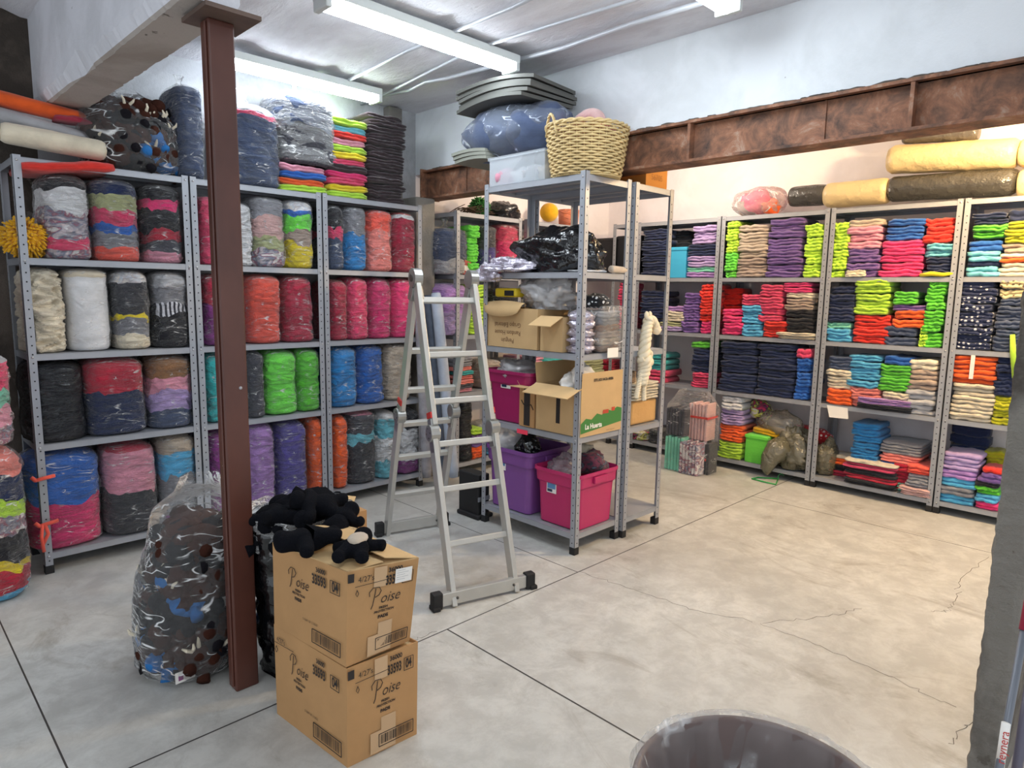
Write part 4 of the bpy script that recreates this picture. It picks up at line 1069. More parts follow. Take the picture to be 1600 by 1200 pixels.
# an upright open carton behind the sack carries that flap
t_ = empty('carton', (0,0,0), 0, 'plain cardboard box standing hidden behind the dark plastic sack', 'carton')
MB().box((min(q.x for q in Q)+.02, min(q.y for q in Q)+.03, 0), (max(q.x for q in Q)-.05, max(q.y for q in Q)-.03, .595)).build('body', CARD, t_)

# ------------------------------------------------------------------ folding ladder
def ladder():
    t_ = empty('folding_ladder', (0,0,0), 0, 'aluminium multi-purpose folding ladder standing open in an A shape', 'ladder')
    apex = Vector((2.262, 2.80, 1.575)); wdir = Vector((.965, -.262, 0)).normalized()
    rung_dir = wdir
    for side, foot, hw0, hw1 in (('f', Vector((2.118, 2.30, .0)), .155, .165), ('r', Vector((2.425, 3.31, .0)), .155, .165)):
        d = (apex-foot); L = d.length; dn = d.normalized(); nrm = wdir.cross(dn)
        mid = foot+dn*L*.505
        for s in (-1, 1):
            lo = hw0+.016; hi = hw1-.004
            MB().bar(foot+wdir*s*lo, mid+wdir*s*lo, .026, .060, nrm).build('rail', ALU, t_, bevel=.003)
            MB().bar(mid+dn*.04+wdir*s*hi, apex+wdir*s*hi-dn*.03, .026, .060, nrm).build('rail', ALU, t_, bevel=.003)
            # hinge discs
            for c_, nm in ((mid+wdir*s*(lo+hi)/2, 'hinge'), ):
                mb = MB(); ax = wdir*s
                a1 = c_-ax*.022; b1 = c_+ax*.026; mb.tube([a1-ax*.002, a1, b1, b1+ax*.002], [.036, .044, .044, .036], 18)
                mb.bar(c_-dn*.10, c_+dn*.0, .036, .05, nrm); mb.bar(c_, c_+dn*.07, .034, .045, nrm)
                h = mb.build(nm, plain('zinc_hinge', 'a9a9a6', .3, .8), t_, bevel=.002)
                MB().bar(c_+dn*.075, c_+dn*.105, .03, .055, nrm).build('lock_tab', plain('red_plastic', 'c0302c', .4), h)
                mb = MB()
                for q in range(4): mb.tube([c_+ax*.026+(nrm*math.cos(q*1.57)+dn*math.sin(q*1.57))*.024, c_+ax*.030+(nrm*math.cos(q*1.57)+dn*math.sin(q*1.57))*.024], .004, 6)
                mb.build('rivets', plain('dark_rivet', '55534f', .4, .6), h)
        hs = [.155, .325, .49] if False else None
        for k, fr in enumerate((.175, .335, .50-.03, .60, .745, .92)):
            w_ = (hw0+.006) if fr < .5 else (hw1-.014); c_ = foot+dn*L*fr
            MB().bar(c_-wdir*w_, c_+wdir*w_, .030, .030, dn).build('rung', ALU, t_, bevel=.004)
        ext = .255 if side == 'f' else .215
        c_ = foot+Vector((0,0,.045))
        MB().bar(c_-wdir*(ext-.02), c_+wdir*(ext-.02), .030, .062).build('stabiliser_bar', ALU, t_, bevel=.003)
        for s in (-1, 1):
            p = c_+wdir*s*ext
            f_ = MB().bar(p-wdir*.028, p+wdir*.024, .045, .080); f_.bar(p+wdir*s*.012-wdir*.018+Vector((0,0,-.035)), p+wdir*s*.012+wdir*.022+Vector((0,0,-.035)), .060, .022)
            f_.build('rubber_foot', RUBBER, t_, bevel=.006)
            MB().ell(c_+wdir*s*hw0-Vector((0,0,.0))+wdir.cross(Vector((0,0,1)))*.018, (.007,.007,.007), 6).build('bolt', plain('dark_rivet', '55534f', .4, .6), t_)
    for s in (-1, 1):
        c_ = apex+wdir*s*.161-Vector((0,0,.012)); ax = wdir*s; mb = MB()
        a1 = c_-ax*.022; b1 = c_+ax*.022; mb.tube([a1-ax*.002, a1, b1, b1+ax*.002], [.042, .050, .050, .042], 20)
        h = mb.build('hinge', plain('zinc_hinge', 'a9a9a6', .3, .8), t_)
        MB().tube([c_+ax*.022, c_+ax*.028], .020, 12).build('hinge_cap', plain('dark_rivet', '55534f', .4, .6), h)
        for q in (-1, 1):
            dd = (Vector((0, q*.30, -1))).normalized(); MB().bar(c_+dd*.05, c_+dd*.12, .034, .05, wdir.cross(dd)).build('hinge_arm', plain('zinc_hinge', 'a9a9a6', .3, .8), h, bevel=.003)
            if q < 0: MB().bar(c_+dd*.085, c_+dd*.115, .038, .03, wdir.cross(dd)).build('lock_tab', plain('red_plastic', 'c0302c', .4), h)
    # label sticker on the right rear rail
ladder()

# ------------------------------------------------------------------ leaning fabric rolls
ROLLG = 'rolls leaning by the concrete column'
def frol(x0, y0, x1, y1, r, col, label, Yb=3.93, Yt=4.12, seed=0):
    p = at(x1, y1, 1, Yb); q = at(x0, y0, 1, Yt); p.z = max(p.z, .02)
    roll(p, q, r, col, label, 'fabric_roll', 'fabric roll', sq=1, seed=seed, group=ROLLG, wr=.015)
MG = plain('pale_knit', 'b3bccb', .9, 0, .2, (60, .5, .004), .15); MG2 = plain('slate_knit', '6c7584', .95, 0, .2, (60, .6, .004), .35); MG3 = plain('grey_fleck', 'a09da2', .95, 0, .2, (60, .6, .004), .4)
frol(681,458,709,745,.042,MG,'pale blue-grey fabric roll, slimmest at the front of the leaning rolls',3.88,4.02,1)
frol(669,462,690,742,.05,MG2,'slate grey fabric roll leaning behind the pale roll',4.0,4.12,2)
frol(655,470,667,745,.038,MG3,'flecked grey fabric roll nearest the ladder side post',3.97,4.0,3)

# ------------------------------------------------------------------ middle rack contents
# wicker basket
def basket():
    zb = 2.138; c = Vector((3.045, 2.50, zb))
    t_ = empty('wicker_basket', c, 0, 'large round wicker basket on the freestanding rack, pink cloth inside', 'basket')
    H = .268; r0, r1 = .192, .236
    mb = MB(); NS = 34; rows = 19; seg = NS*4
    for j in range(rows):
        z = .006+H*(j+.5)/rows; R0 = r0+(r1-r0)*(z/H)**.8
        pts = []
        for k in range(seg):
            an = 2*PI*k/seg; off = .0062*math.sin(an*NS/2+PI*(j % 2)); wob = .0016*nz(k*.11, j*3.1)
            pts.append((math.cos(an)*(R0+off), math.sin(an)*(R0+off)*.94, z+wob))
        mb.tube(pts, .0066, 6, closed=True)
    mb.build('weave', WICK, t_, smooth=True)
    mb = MB()
    for k in range(NS):
        an = 2*PI*(k+.5)/NS; mb.tube([(math.cos(an)*r0, math.sin(an)*r0*.94, 0), (math.cos(an)*(r0+(r1-r0)*.57), math.sin(an)*(r0+(r1-r0)*.57)*.94, H/2), (math.cos(an)*r1, math.sin(an)*r1*.94, H)], .003, 5)
    mb.lathe([(.001,0),(r0,0),(r0,.006),(.001,.006)], 40, cap=False)
    mb.build('stakes', WICK, t_, smooth=True)
    mb = MB()
    for ph in (0, PI):
        pts = [((r1+.003+.005*math.cos(k*.55+ph))*math.cos(2*PI*k/160), (r1+.003+.005*math.cos(k*.55+ph))*math.sin(2*PI*k/160)*.94, H+.004+.006*math.sin(k*.55+ph)) for k in range(160)]
        mb.tube(pts, .0065, 6, closed=True)
    mb.build('rim', WICK, t_, smooth=True)
    for q, an0 in enumerate((-.35, PI-.35)):
        mb = MB()
        for s in range(3):
            pts = []
            for k in range(17):
                a = an0+(k/16-.5)*.55; hh = .055*math.sin(PI*k/16); pts.append(((r1+.004+.006*math.sin(k*1.1+s*2.1))*math.cos(a), (r1+.004)*math.sin(a)*.94, H-.05*(abs(k-8)/8)**3+hh+.006*math.cos(k*1.1+s*2.1)))
            mb.tube(pts, .005, 6)
        mb.build('handle', WICK, t_, smooth=True)
    # cloth and roll inside the basket, own thing
    pts = [c+Vector((-.02+.15*math.cos(a_)*.5, .17*math.cos(a_), H-.02+.085*math.sin(a_)+.01)) for a_ in [PI*k/20 for k in range(21)]]
    o = MB().tube(pts, [.030+.004*nz(k*.6, 2) for k in range(21)], 12).build('cloth_roll', cloth('dusty pink'), smooth=True); tag(o, 'dusty pink rolled cloth arching across the wicker basket', 'roll')
    mb = MB()
    mb.ell((c.x, c.y, c.z+H-.03), (.185, .175, .045), 14, amp=.5, seed=3)
    tag(mb.build('knitted_cloth', cloth('dark red'), smooth=True), 'dark red knitted cloth filling the top of the wicker basket', 'cloth')
basket()
# translucent storage box
PBOX = film('clear_plastic_box', 'dfe6ec', .26, .25, .25, (1,1,1), .5, 0)
def lidbox(): 
    t_ = empty('storage_box', (2.88, 3.13, 2.137), -PI/2, 'translucent plastic storage box on the rack top under the blue bag', 'storage box')
    W_, D_, H_ = .46, .36, .165
    mb = MB(); w = .004
    mb.box((0,0,0),(W_,D_,w)).box((0,0,w),(W_,w,H_)).box((0,D_-w,w),(W_,D_,H_)).box((0,w,w),(w,D_-w,H_)).box((W_-w,w,w),(W_,D_-w,H_)); mb.build('tub', PBOX, t_, bevel=.002)
    MB().box((-.008,-.008,H_-.012),(W_+.008,D_+.008,H_+.006)).build('lid', PBOX, t_, bevel=.003)
    for i in range(5):
        rr = random.Random(i)
        o = MB().ell((0,0,0), (.07,.06,.05), 9, amp=.5, seed=i).build('wrapped_item', cloth(['pink','white','salmon','light grey','beige'][i]), smooth=True)
        o.location = (2.95+.05*(i % 3), 3.05-.075*i, 2.195); tag(o, ['pink','white','salmon','light grey','beige'][i]+' wrapped bundle seen through the translucent storage box', 'bundle')
lidbox()
FOAM = plain('olive_foam', '8b8c82', .9, 0, .2, (80, .2, .002)); FOAM2 = plain('grey_foam', '62625e', .9, 0, .2, (80, .2, .002))
def foam(loc, L, W_, th, rz, bend, tilt, mat, label, group):
    n = 14; vs = []
    for i in range(n+1):
        t = i/n-.5; zz = -bend*(2*t)**2
        for a, b in ((-W_/2, 0), (W_/2, 0), (W_/2, th), (-W_/2, th)): vs.append((t*L, a, zz+b))
    fs = [(i*4+k, i*4+(k+1) % 4, (i+1)*4+(k+1) % 4, (i+1)*4+k) for i in range(n) for k in range(4)]+[(3,2,1,0), (n*4, n*4+1, n*4+2, n*4+3)]
    o = recalc(mesh_obj('foam_board', vs, fs, mat, smooth=False)); o.location = loc; o.rotation_euler = (tilt[0], tilt[1], rz); return tag(o, label, 'foam board', group)
NTH = ['lowest', 'second lowest', 'third', 'topmost']
for i in range(3):
    foam((3.06-.006*i, 3.30+.01*i, 2.322+.022*i), .30, .38, .019, -PI/2+.03*i, .012, (0, 0), FOAM, f"olive foam board under the blue bag, {['lowest','middle','topmost'][i]} of three", 'foam boards under the blue bag')
for i in range(5):
    foam((3.02+.012*(i % 2), 3.07-.015*(i % 3), 2.628+.024*i), .60, .42, .020, -PI/2-.05+.04*i, .030, (0, 0), FOAM2, f"grey foam board on the blue bag, {['lowest','second','middle','fourth','topmost'][i]} of five counting up", 'grey foam boards on the blue bag')
# blue clear bag lying down under foam
t_ = empty('cloth_bag', (3.03, 3.06, 2.325), 0, 'bulging clear bag of blue cloth lying between foam boards and storage box', 'bag')
mb = MB().ell((0,.16,.15), (.155,.26,.15), 18, amp=.35, seed=2).ell((0,-.20,.14), (.16,.23,.145), 18, amp=.4, seed=4)
mb.build('cloth_bundle', cloth('denim'), t_, smooth=True)
mb = MB().ell((0,0,.155), (.175,.44,.165), 26, amp=.14, seed=5); mb.build('plastic_wrap', film('clear_film_blue','dfeaff',.10,.8,.1,(1,1,1),7), t_, smooth=True)

# level 3 (z 1.615): black rubbish bag, metallic packs
def lumpy(name, c, r, mat, label, cat, seed, amp=.5, n=26, flat=True, folds=.03):
    vs = []; fs = []; K = n+8; base = -r[2]
    for i in range(n+1):
        th = PI*i/n
        for k in range(K):
            an = 2*PI*k/K; d = Vector((math.sin(th)*math.cos(an), math.sin(th)*math.sin(an), math.cos(th)))
            q = 1+amp*.5*fbm(d.x*1.5+seed, d.y*1.5, d.z*1.5) - folds*2*abs(fbm(d.x*4+seed, d.y*4, d.z*4))*2
            p = Vector((d.x*r[0]*q, d.y*r[1]*q, d.z*r[2]*q))
            if flat: p.z = max(p.z, -r[2]*.62)
            vs.append(p)
    fs = [(i*K+k, (i+1)*K+k, (i+1)*K+(k+1) % K, i*K+(k+1) % K) for i in range(n) for k in range(K)]
    o = mesh_obj(name, vs, fs, mat); o.location = (c[0], c[1], c[2]+(r[2]*.62 if flat else 0)); return tag(o, label, cat) if label else o
lumpy('rubbish_bag', (3.04, 2.68, 1.618), (.19, .31, .165), BLACKP, 'shiny black rubbish bag on the shelf below the wicker basket', 'bag', 3, .55, 44, folds=.022)
SILV = plain('silver_film', 'c8c2d0', .18, .55, .8, (12, 1, .03)); 
lumpy('foil_pack', (2.90, 2.98, 1.618), (.12, .20, .055), SILV, 'silvery plastic pack hanging over the shelf edge by the black bag', 'pack', 8, .8, 34, folds=.06)
lumpy('foil_pack', (2.83, 3.08, 1.56), (.06, .11, .07), SILV, 'crumpled clear sleeve drooping from the shelf beside the silvery pack', 'pack', 12, .8, 26, folds=.06)
roll((3.10,2.345,1.638),(3.30-.03,2.37,1.636),.020,cloth('beige'),'small beige fabric roll on the shelf behind the front post',sq=1,seed=4)
for i, (x, y, c_) in enumerate(((3.02,2.38,'white'),(3.08,2.42,'dark grey'),(3.15,2.44,'mixed bright'))):
    o = bpy.data.objects.new('flat_pack', FOLD1[i % 4]); C.objects.link(o); o.location = (x, y, 1.618+.012*i); o.scale = (.2,.14,.012); o.rotation_euler=(0,0,.2*i)
    o.material_slots[0].link = 'OBJECT'; o.material_slots[0].material = cloth(c_); tag(o, f"flat {c_} pack lying beside the small beige roll", 'pack')
def open_box(name, label, x0, x1, y0, y1, z, h, mat, flaps, cat='carton'):
    t_ = empty(name, (0,0,0), 0, label, cat); w = .004
    MB().box((x0,y0,z),(x1,y1,z+w)).box((x0,y0,z+w),(x0+w,y1,z+h)).box((x1-w,y0,z+w),(x1,y1,z+h)).box((x0+w,y0,z+w),(x1-w,y0+w,z+h)).box((x0+w,y1-w,z+w),(x1-w,y1,z+h)).build('body', mat, t_)
    for (e, ln, ang) in flaps:   # edge, length, angle above horizontal outwards
        T = z+h; dx, dz = math.cos(ang)*ln, math.sin(ang)*ln
        P = {'-x': ((x0,y0),(x0,y1),(-1,0)), '+x': ((x1,y0),(x1,y1),(1,0)), '-y': ((x0,y0),(x1,y0),(0,-1)), '+y': ((x0,y1),(x1,y1),(0,1))}[e]
        a = Vector((*P[0], T)); b = Vector((*P[1], T)); o_ = Vector((P[2][0]*dx, P[2][1]*dx, dz)); th = Vector((0,0,.004))
        MB().add([a,b,b+o_,a+o_,a+th,b+th,b+o_+th,a+o_+th], [(0,1,2,3),(7,6,5,4),(0,4,5,1),(1,5,6,2),(2,6,7,3),(3,7,4,0)]).build('flap', CARD_L, t_)
    return t_
# level 2 (z 1.16): publisher carton, open box, silver and dark packs
t_ = open_box('carton', 'cardboard box with upside-down handwriting on its side, lid bulging', 2.872, 3.20, 2.69, 3.12, 1.162, .24, CARD_L, [('+x', .1, 1.3)])
vs = []
for i in range(13):
    u = i/12; y = 3.14-.34*u; e = 1-max(0, (u-.75)*4)**2*.0
    zz = 1.405+.012*math.sin(u*PI); drop = .085*math.sqrt(max(0, 1-abs(2*u-1)**2.4))
    vs += [(2.872, y, zz+.03), (2.850-.02*(drop/.085), y, zz-drop+.02)]
fl_ = mesh_obj('lid_flap', vs, [(2*i, 2*i+1, 2*i+3, 2*i+2) for i in range(12)], CARD_L, t_); sm = fl_.modifiers.new('s', 'SOLIDIFY'); sm.thickness = .003
MB().add([(2.872,3.14,1.435),(2.872,2.80,1.435),(3.16,2.84,1.43),(3.16,3.14,1.43)], [(0,1,2,3)]).build('lid', CARD_L, t_)
f = Face((2.871,3.12,1.402),(2.871,2.69,1.402),(2.871,2.69,1.162),(2.871,3.12,1.162))
for s_, v in (('Penguin', .82), ('Random House', .62), ('Grupo Editorial', .42)): text_on(s_, .040, f.p(.42, v), (0, 1, 0), (0, 0, -1), plain('brown_ink', '7a5a3e', .9), t_, sx=.9)
open_box('carton', 'small open cardboard box with a flap hanging out, beside silver packs', 2.88, 3.18, 2.50, 2.672, 1.162, .20, CARD_L, [('-x', .12, -.45)])
t_ = empty('drill_case', (2.95, 3.02, 1.468), -PI/2, 'yellow power tool case with black end on the cardboard box', 'tool case')
MB().box((-.07,-.05,0),(.12,.05,.055)).build('body', plain('yellow_plastic', 'dcc028', .4), t_, bevel=.012)
MB().tube([(-.075,-.0,.03),(-.115,0,.03)], .024, 14).build('nozzle', RUBBER, t_); MB().box((.02,-.052,.008),(.1,-.048,.04)).build('panel', RUBBER, t_)
lumpy('plastic_sheet', (3.02, 2.72, 1.40), (.14, .20, .12), film('milky_film','e8e8ea',.45,.6,.2,(1,1,1),5), 'milky plastic sheet bunched over the open cardboard boxes', 'plastic sheet', 21, .9, 34, folds=.06)
for i in range(5):
    o = lumpy('wrapped_pack', (2.955+.0*i, 2.43, 1.162+.046*i), (.075, .085, .036), SILV, f"silver wrapped pack behind the front post, {['lowest','second','third','fourth','topmost'][i]} of its pile", 'pack', 30+i, .5, 18, folds=.05)
for i in range(6):
    o = bpy.data.objects.new('wrapped_pack', FOLDS[i % 7]); C.objects.link(o); o.location = (3.15, 2.37, 1.162+.040*i); o.scale = (.21, .25, .040)
    o.material_slots[0].link = 'OBJECT'; o.material_slots[0].material = cloth(['tan','beige','taupe','tan','grey','light grey'][i]); tag(o, f"{['tan','beige','taupe','tan','grey','light grey'][i]} folded pack in the wrapped pile above the fruit carton, {['lowest','second','third','fourth','fifth','topmost'][i]}", 'pack', 'brown packs in the wrapped pile')
o = MB().box((3.035,2.348,1.162),(3.268,2.60,1.43)).build('plastic_wrap', film('clear_film_box','ffffff',.10,.8,.12,(1,1,1),9), None, bevel=.02); tag(o, 'clear crinkled wrap around the brown pack pile above the fruit carton', 'plastic wrap')
lumpy('cloth_bundle', (3.10, 2.44, 1.415), (.10, .08, .055), cloth('dotted black'), 'black dotted fabric bundle on the wrapped packs', 'cloth', 41, .6, 18)
t_ = MB().box((3.075,2.325,1.135),(3.175,2.328,1.19)).build('price_note', WHITEP, None); tag(t_, 'blank white paper taped to the shelf edge under the wrapped packs', 'paper')
lumpy('cloth_bundle', (3.24, 2.50, 1.162), (.045, .10, .11), cloth('mixed bright'), 'pink print cloth bundle at the end of the middle shelf', 'cloth', 44, .4, 16)
# bins
def bin_(label, cx, cy, z, L, W_, H_, rz, mat, rimmat, group='plastic storage bins'):
    t_ = empty('storage_bin', (cx, cy, z), rz, label, 'bin', group)
    def rr(w_, l_, zz, r=.05, n=6):
        out = []
        for sx, sy, a0 in ((1,1,0), (-1,1,PI/2), (-1,-1,PI), (1,-1,1.5*PI)):
            for k in range(n+1):
                a = a0+PI/2*k/n; out.append((sx*(l_/2-r)+math.cos(a)*r, sy*(w_/2-r)+math.sin(a)*r, zz))
        return out
    lv = [(.80,.80,0),(.84,.82,.006),(.86,.86,H_*.5),(.88,.88,H_*.72),(.94,.94,H_*.76),(.96,.96,H_*.93),(1.0,1.0,H_*.94),(1.0,1.0,H_),(.97,.96,H_),(.94,.92,H_*.93),(.84,.84,H_*.5),(.78,.78,.01)]
    vs = []; 
    for a, b, zz in lv: vs += rr(W_*a, L*b, zz, .045*a)
    K = 28; fs = [(i*K+k, i*K+(k+1) % K, (i+1)*K+(k+1) % K, (i+1)*K+k) for i in range(len(lv)-1) for k in range(K)]+[tuple(reversed(range(K))), tuple((len(lv)-1)*K+k for k in range(K))]
    mesh_obj('tub', vs, fs, mat, t_, smooth=False)
    mb = MB()
    for s in (-1, 1): mb.box((s*L*.5-.008, -.06, H_*.80), (s*L*.5+.008, .06, H_*.92))
    mb.build('handle', mat, t_, bevel=.003)
    return t_
def sticker(par, x, y, z, w_, h, face):
    mb = MB(); e = .002
    if face == 'y': mb.box((x-w_/2, y-e, z-h/2), (x+w_/2, y, z+h/2)); mb.box((x-w_*.42, y-e*1.5, z-h*.1), (x+w_*.42, y-e, z+h*.4), 1).box((x-w_*.42, y-e*1.5, z-h*.4), (x+w_*.1, y-e, z-h*.15), 2)
    o = mb.build('sticker', [WHITEP, plain('sticker_blue', '5a86b4', .4), plain('sticker_dark', '23324e', .4)], par); return o
MAG = plain('magenta_plastic', '9a1f58', .35); PUR = plain('purple_plastic', '7c4a90', .38); PNK = plain('pink_plastic', 'b82862', .35)
# local x runs along world Y (rz=-90)
b = bin_('dark magenta storage bin on the upper middle shelf, plastic bags inside', 3.06, 2.94, .692, .40, .40, .325, -PI/2, MAG, MAG); sticker(b, -.02, -.176, .245, .085, .065, 'y')
b = bin_('large purple storage bin on the bottom shelf behind the ladder', 3.065, 2.93, .127, .42, .40, .40, -PI/2, PUR, PUR); sticker(b, -.06, -.178, .285, .075, .07, 'y')
b = bin_('bright pink storage bin on the bottom shelf beside the front post', 3.07, 2.525, .127, .37, .40, .34, -PI/2, PNK, PNK); sticker(b, -.04, -.178, .225, .075, .065, 'y')
lumpy('plastic_bag', (3.0, 2.98, .96), (.13, .15, .075), film('milky_film','e8e8ea',.45,.6,.2,(1,1,1),5), 'milky plastic bag lying in the dark magenta bin', 'bag', 51, .7, 24, folds=.05)
lumpy('plastic_bag', (2.98, 3.02, .47), (.10, .10, .12), film('milky_film','e8e8ea',.45,.6,.2,(1,1,1),5), 'milky plastic bag in the purple bin', 'bag', 52, .7, 24, folds=.05)
lumpy('plastic_bag', (2.99, 2.86, .47), (.08, .09, .09), BLACKP, 'small black plastic bag in the purple bin', 'bag', 53, .7, 24, folds=.05)
lumpy('plastic_bag', (3.0, 2.55, .42), (.10, .10, .07), film('smoky_film','b8a8b0',.4,.7,.15,(1,1,1),6), 'crinkled clear bag in the bright pink bin', 'bag', 54, .7, 24, folds=.05)
lumpy('cloth_bundle', (3.12, 2.46, .43), (.11, .10, .08), cloth('mixed dark'), 'dark plum cloth heaped in the bright pink bin', 'cloth', 55, .7, 20)
lumpy('cloth_bundle', (3.16, 2.56, .45), (.09, .08, .08), cloth('cream'), 'cream cloth heaped at the back of the bright pink bin', 'cloth', 56, .6, 20)
# carton with black printed tape
t_ = open_box('carton', 'cardboard box with a black printed tape strip, beside the magenta bin', 2.87, 3.16, 2.70, 2.845-.10+.08, .692, .245, CARD, [('-x', .09, .05), ('+y', .05, .9)])
MB().box((2.8685,2.735,.70),(2.8695,2.785,.925)).build('tape', INK, t_)
f = Face((2.868,2.825,.937),(2.868,2.70,.937),(2.868,2.70,.692),(2.868,2.825,.692)); mb = MB(); f.stroke(mb, [(.15,.35),(.3,.45),(.5,.48),(.8,.43),(.95,.55)], .003)
mb.build('print', INK, t_); text_on('prime', .018, f.p(.5,.75)+Vector((-.002,0,0)), (0,-1,0), (0,0,1), WHITEP, t_) if False else None
lumpy('plastic_bag', (2.98, 2.76, .92), (.08, .05, .03), WHITEP, 'white folded plastic in the taped box', 'bag', 57, .6, 16)
# fruit and vegetable carton
t_ = open_box('carton', 'tall open cardboard carton with a green farm landscape printed on its end', 2.875, 3.255, 2.345, 2.69, .692, .275, CARD_L, [('-x', .13, -.35), ('-y', .085, 1.55), ('+y', .12, 1.45)])
MB().box((2.8735,2.50,.75),(2.8745,2.53,.95)).build('tape', INK, t_)
f = Face((2.875,2.3445,.967),(3.255,2.3445,.967),(3.255,2.3445,.692),(2.875,2.3445,.692))
mb = MB(); GRN = plain('print_green', '3f7d3a', .7); 
top = [(0,.72),(.12,.62),(.25,.66),(.38,.55),(.5,.60),(.62,.50),(.75,.55),(.88,.48),(1,.52)]
vs = [f.p(u, v)+f.n()*.001 for u, v in top]; vs2 = [f.p(u, .93-.12*u)+f.n()*.001 for u, v in top]
mb.add(vs+vs2, [(i, i+9, i+10, i+1) for i in range(8)]); mb.build('print', GRN, t_)
mb = MB(); f.rect(mb, .52, .50, .66, .58, .0018); f.rect(mb, .74, .47, .82, .55, .0018); mb.build('print', plain('print_red', 'b8452e', .7), t_)
f.text('La Huerta', .30, .80, .040, WHITEP, t_, bold=.0015, off=.002, sx=.95)
text_on('ESTE LADO HACIA ARRIBA', .021, Vector((3.07, 2.3435, 1.01)), (1,0,0), (0,0,1), INK, t_, bold=.0008, sx=.72, off=.002)
text_on('FRUTAS Y VERDURAS', .008, f.p(.72,.95), (1,0,0), (0,0,1), plain('brown_ink','7a5a3e',.9), t_, off=.002)
for i in range(2):
    o = lumpy('plastic_bag', (2.97+.03*i, 2.50-.06*i, .93+.05*i), (.08, .06, .07), WHITEP, ['white plastic bag standing in the fruit carton', 'second white plastic bag lying in the fruit carton'][i], 'bag', 58+i, .8, 20, folds=.05)
# pink sign under the shelf
tag(MB().box((2.857,2.74,.645),(2.859,2.83,.672)).build('tag_strip', plain('pink_tag', 'f0405c', .6)), 'hot pink paper strip stuck to the shelf edge above the purple bin', 'paper')
# black crate beside post on floor
t_ = empty('speaker_box', (2.86,3.18,0), 0, 'black box with silver edge standing behind the freestanding rack post', 'box')
MB().box((0,0,.0),(.10,.20,.30)).build('body', RUBBER, t_, bevel=.008); MB().box((-.003,-.003,.12),(.10,.0,.15)).build('edge_strip', STEEL, t_); MB().box((-.02,-.02,0),(.12,.20,.03)).build('base', RUBBER, t_, bevel=.01)
# second freestanding rack contents
o = MB().box((3.38,2.36,.692),(3.66,2.80,.842)).build('cloth_bale', plain('tan_cloth', 'c89e68', .85, 0, .2, (8, .5, .02)), None, bevel=.015); tag(o, 'tan wrapped flat bale below the cream sheets', 'bale')
for i in range(6):
    o = bpy.data.objects.new('folded_sheet', FOLD1[i % 4]); C.objects.link(o); o.location = (3.52, 2.345, .845+.018*i); o.scale = (.30, .40, .018)
    o.material_slots[0].link = 'OBJECT'; o.material_slots[0].material = cloth('cream'); tag(o, 'folded cream sheet in the flat stack on the tan bale', 'sheet', 'cream sheets on the tan bale')
mb = MB()
for k in range(5):
    mb.tube([(.055*math.cos(a*.39)*(1+.03*k), .055*math.sin(a*.39), .008+.013*k) for a in range(16)], .008, 6, closed=True)
o = mb.build('rope_coil', plain('jute', '8c7a68', .9, 0, .2, (60,.6,.004)), smooth=True); o.location = (3.42, 2.44, .955); tag(o, 'small grey jute rope coil on the cream sheets', 'rope')
# hanging knotted rope horse
ROPE = plain('cotton_rope', 'e8dcc2', .9, 0, .2, (70, .6, .004))
t_ = empty('rope_horse', (3.40, 2.30, 1.14), 0, 'cream knotted rope horse figure hanging at the freestanding rack post', 'rope figure')
def braid(pts, r, turns=3.0, ns=3, n=60, prof=None):
    mb = MB(); P = [Vector(p) for p in pts]
    def cat(t):
        x = t*(len(P)-1); i = min(int(x), len(P)-2); u = x-i; p0 = P[max(i-1,0)]; p1 = P[i]; p2 = P[i+1]; p3 = P[min(i+2, len(P)-1)]
        return .5*((2*p1)+(-p0+p2)*u+(2*p0-5*p1+4*p2-p3)*u*u+(-p0+3*p1-3*p2+p3)*u**3)
    for s in range(ns):
        q = []
        for k in range(n+1):
            t = k/n; a = 2*PI*(turns*t+s/ns); rr = r*(prof(t) if prof else 1); tt = (cat(min(1, t+.01))-cat(max(0, t-.01))).normalized(); e = tt.cross(Vector((.3,1,.1))).normalized(); g = tt.cross(e)
            q.append(cat(t)+e*math.cos(a)*rr*.62+g*math.sin(a)*rr*.62)
        mb.tube(q, [r*.66*(prof(k/n) if prof else 1) for k in range(n+1)], 7)
    return mb
braid([(.0,0,-.02),(.01,0,.08),(.02,0,.15),(.04,0,.20)], .032, 2.6, prof=lambda t: 1-.25*t).build('neck', ROPE, t_, smooth=True)
braid([(.02,0,.20),(.07,0,.205),(.115,0,.165),(.13,0,.14)], .026, 1.8, prof=lambda t: 1-.3*t).build('head', ROPE, t_, smooth=True)
for dx in (.0, .035): MB().ell((dx+.01,0,.235), (.017,.013,.024), 8).build('ear', ROPE, t_, smooth=True)
braid([(.0,0,-.02),(.015,0,-.08),(.0,0,-.14),(-.005,0,-.18)], .034, 2.2, prof=lambda t: 1.1-.35*t).build('body', ROPE, t_, smooth=True)
for k, (a, b_, c_) in enumerate((((-.02,0,-.12),(-.045,0,-.2),(-.06,0,-.26)), ((.01,0,-.15),(.015,0,-.22),(.02,0,-.28)), ((.03,0,.02),(.07,0,-.0),(.055,0,-.05)))):
    braid([a, b_, c_], .013, 3.5, n=40).build('leg', ROPE, t_, smooth=True)
MB().ell((.065,0,-.05), (.030,.024,.030), 10).build('knot', ROPE, t_, smooth=True)
MB().ell((.125,0,.145), (.034,.026,.030), 10, amp=.2).build('muzzle', ROPE, t_, smooth=True)
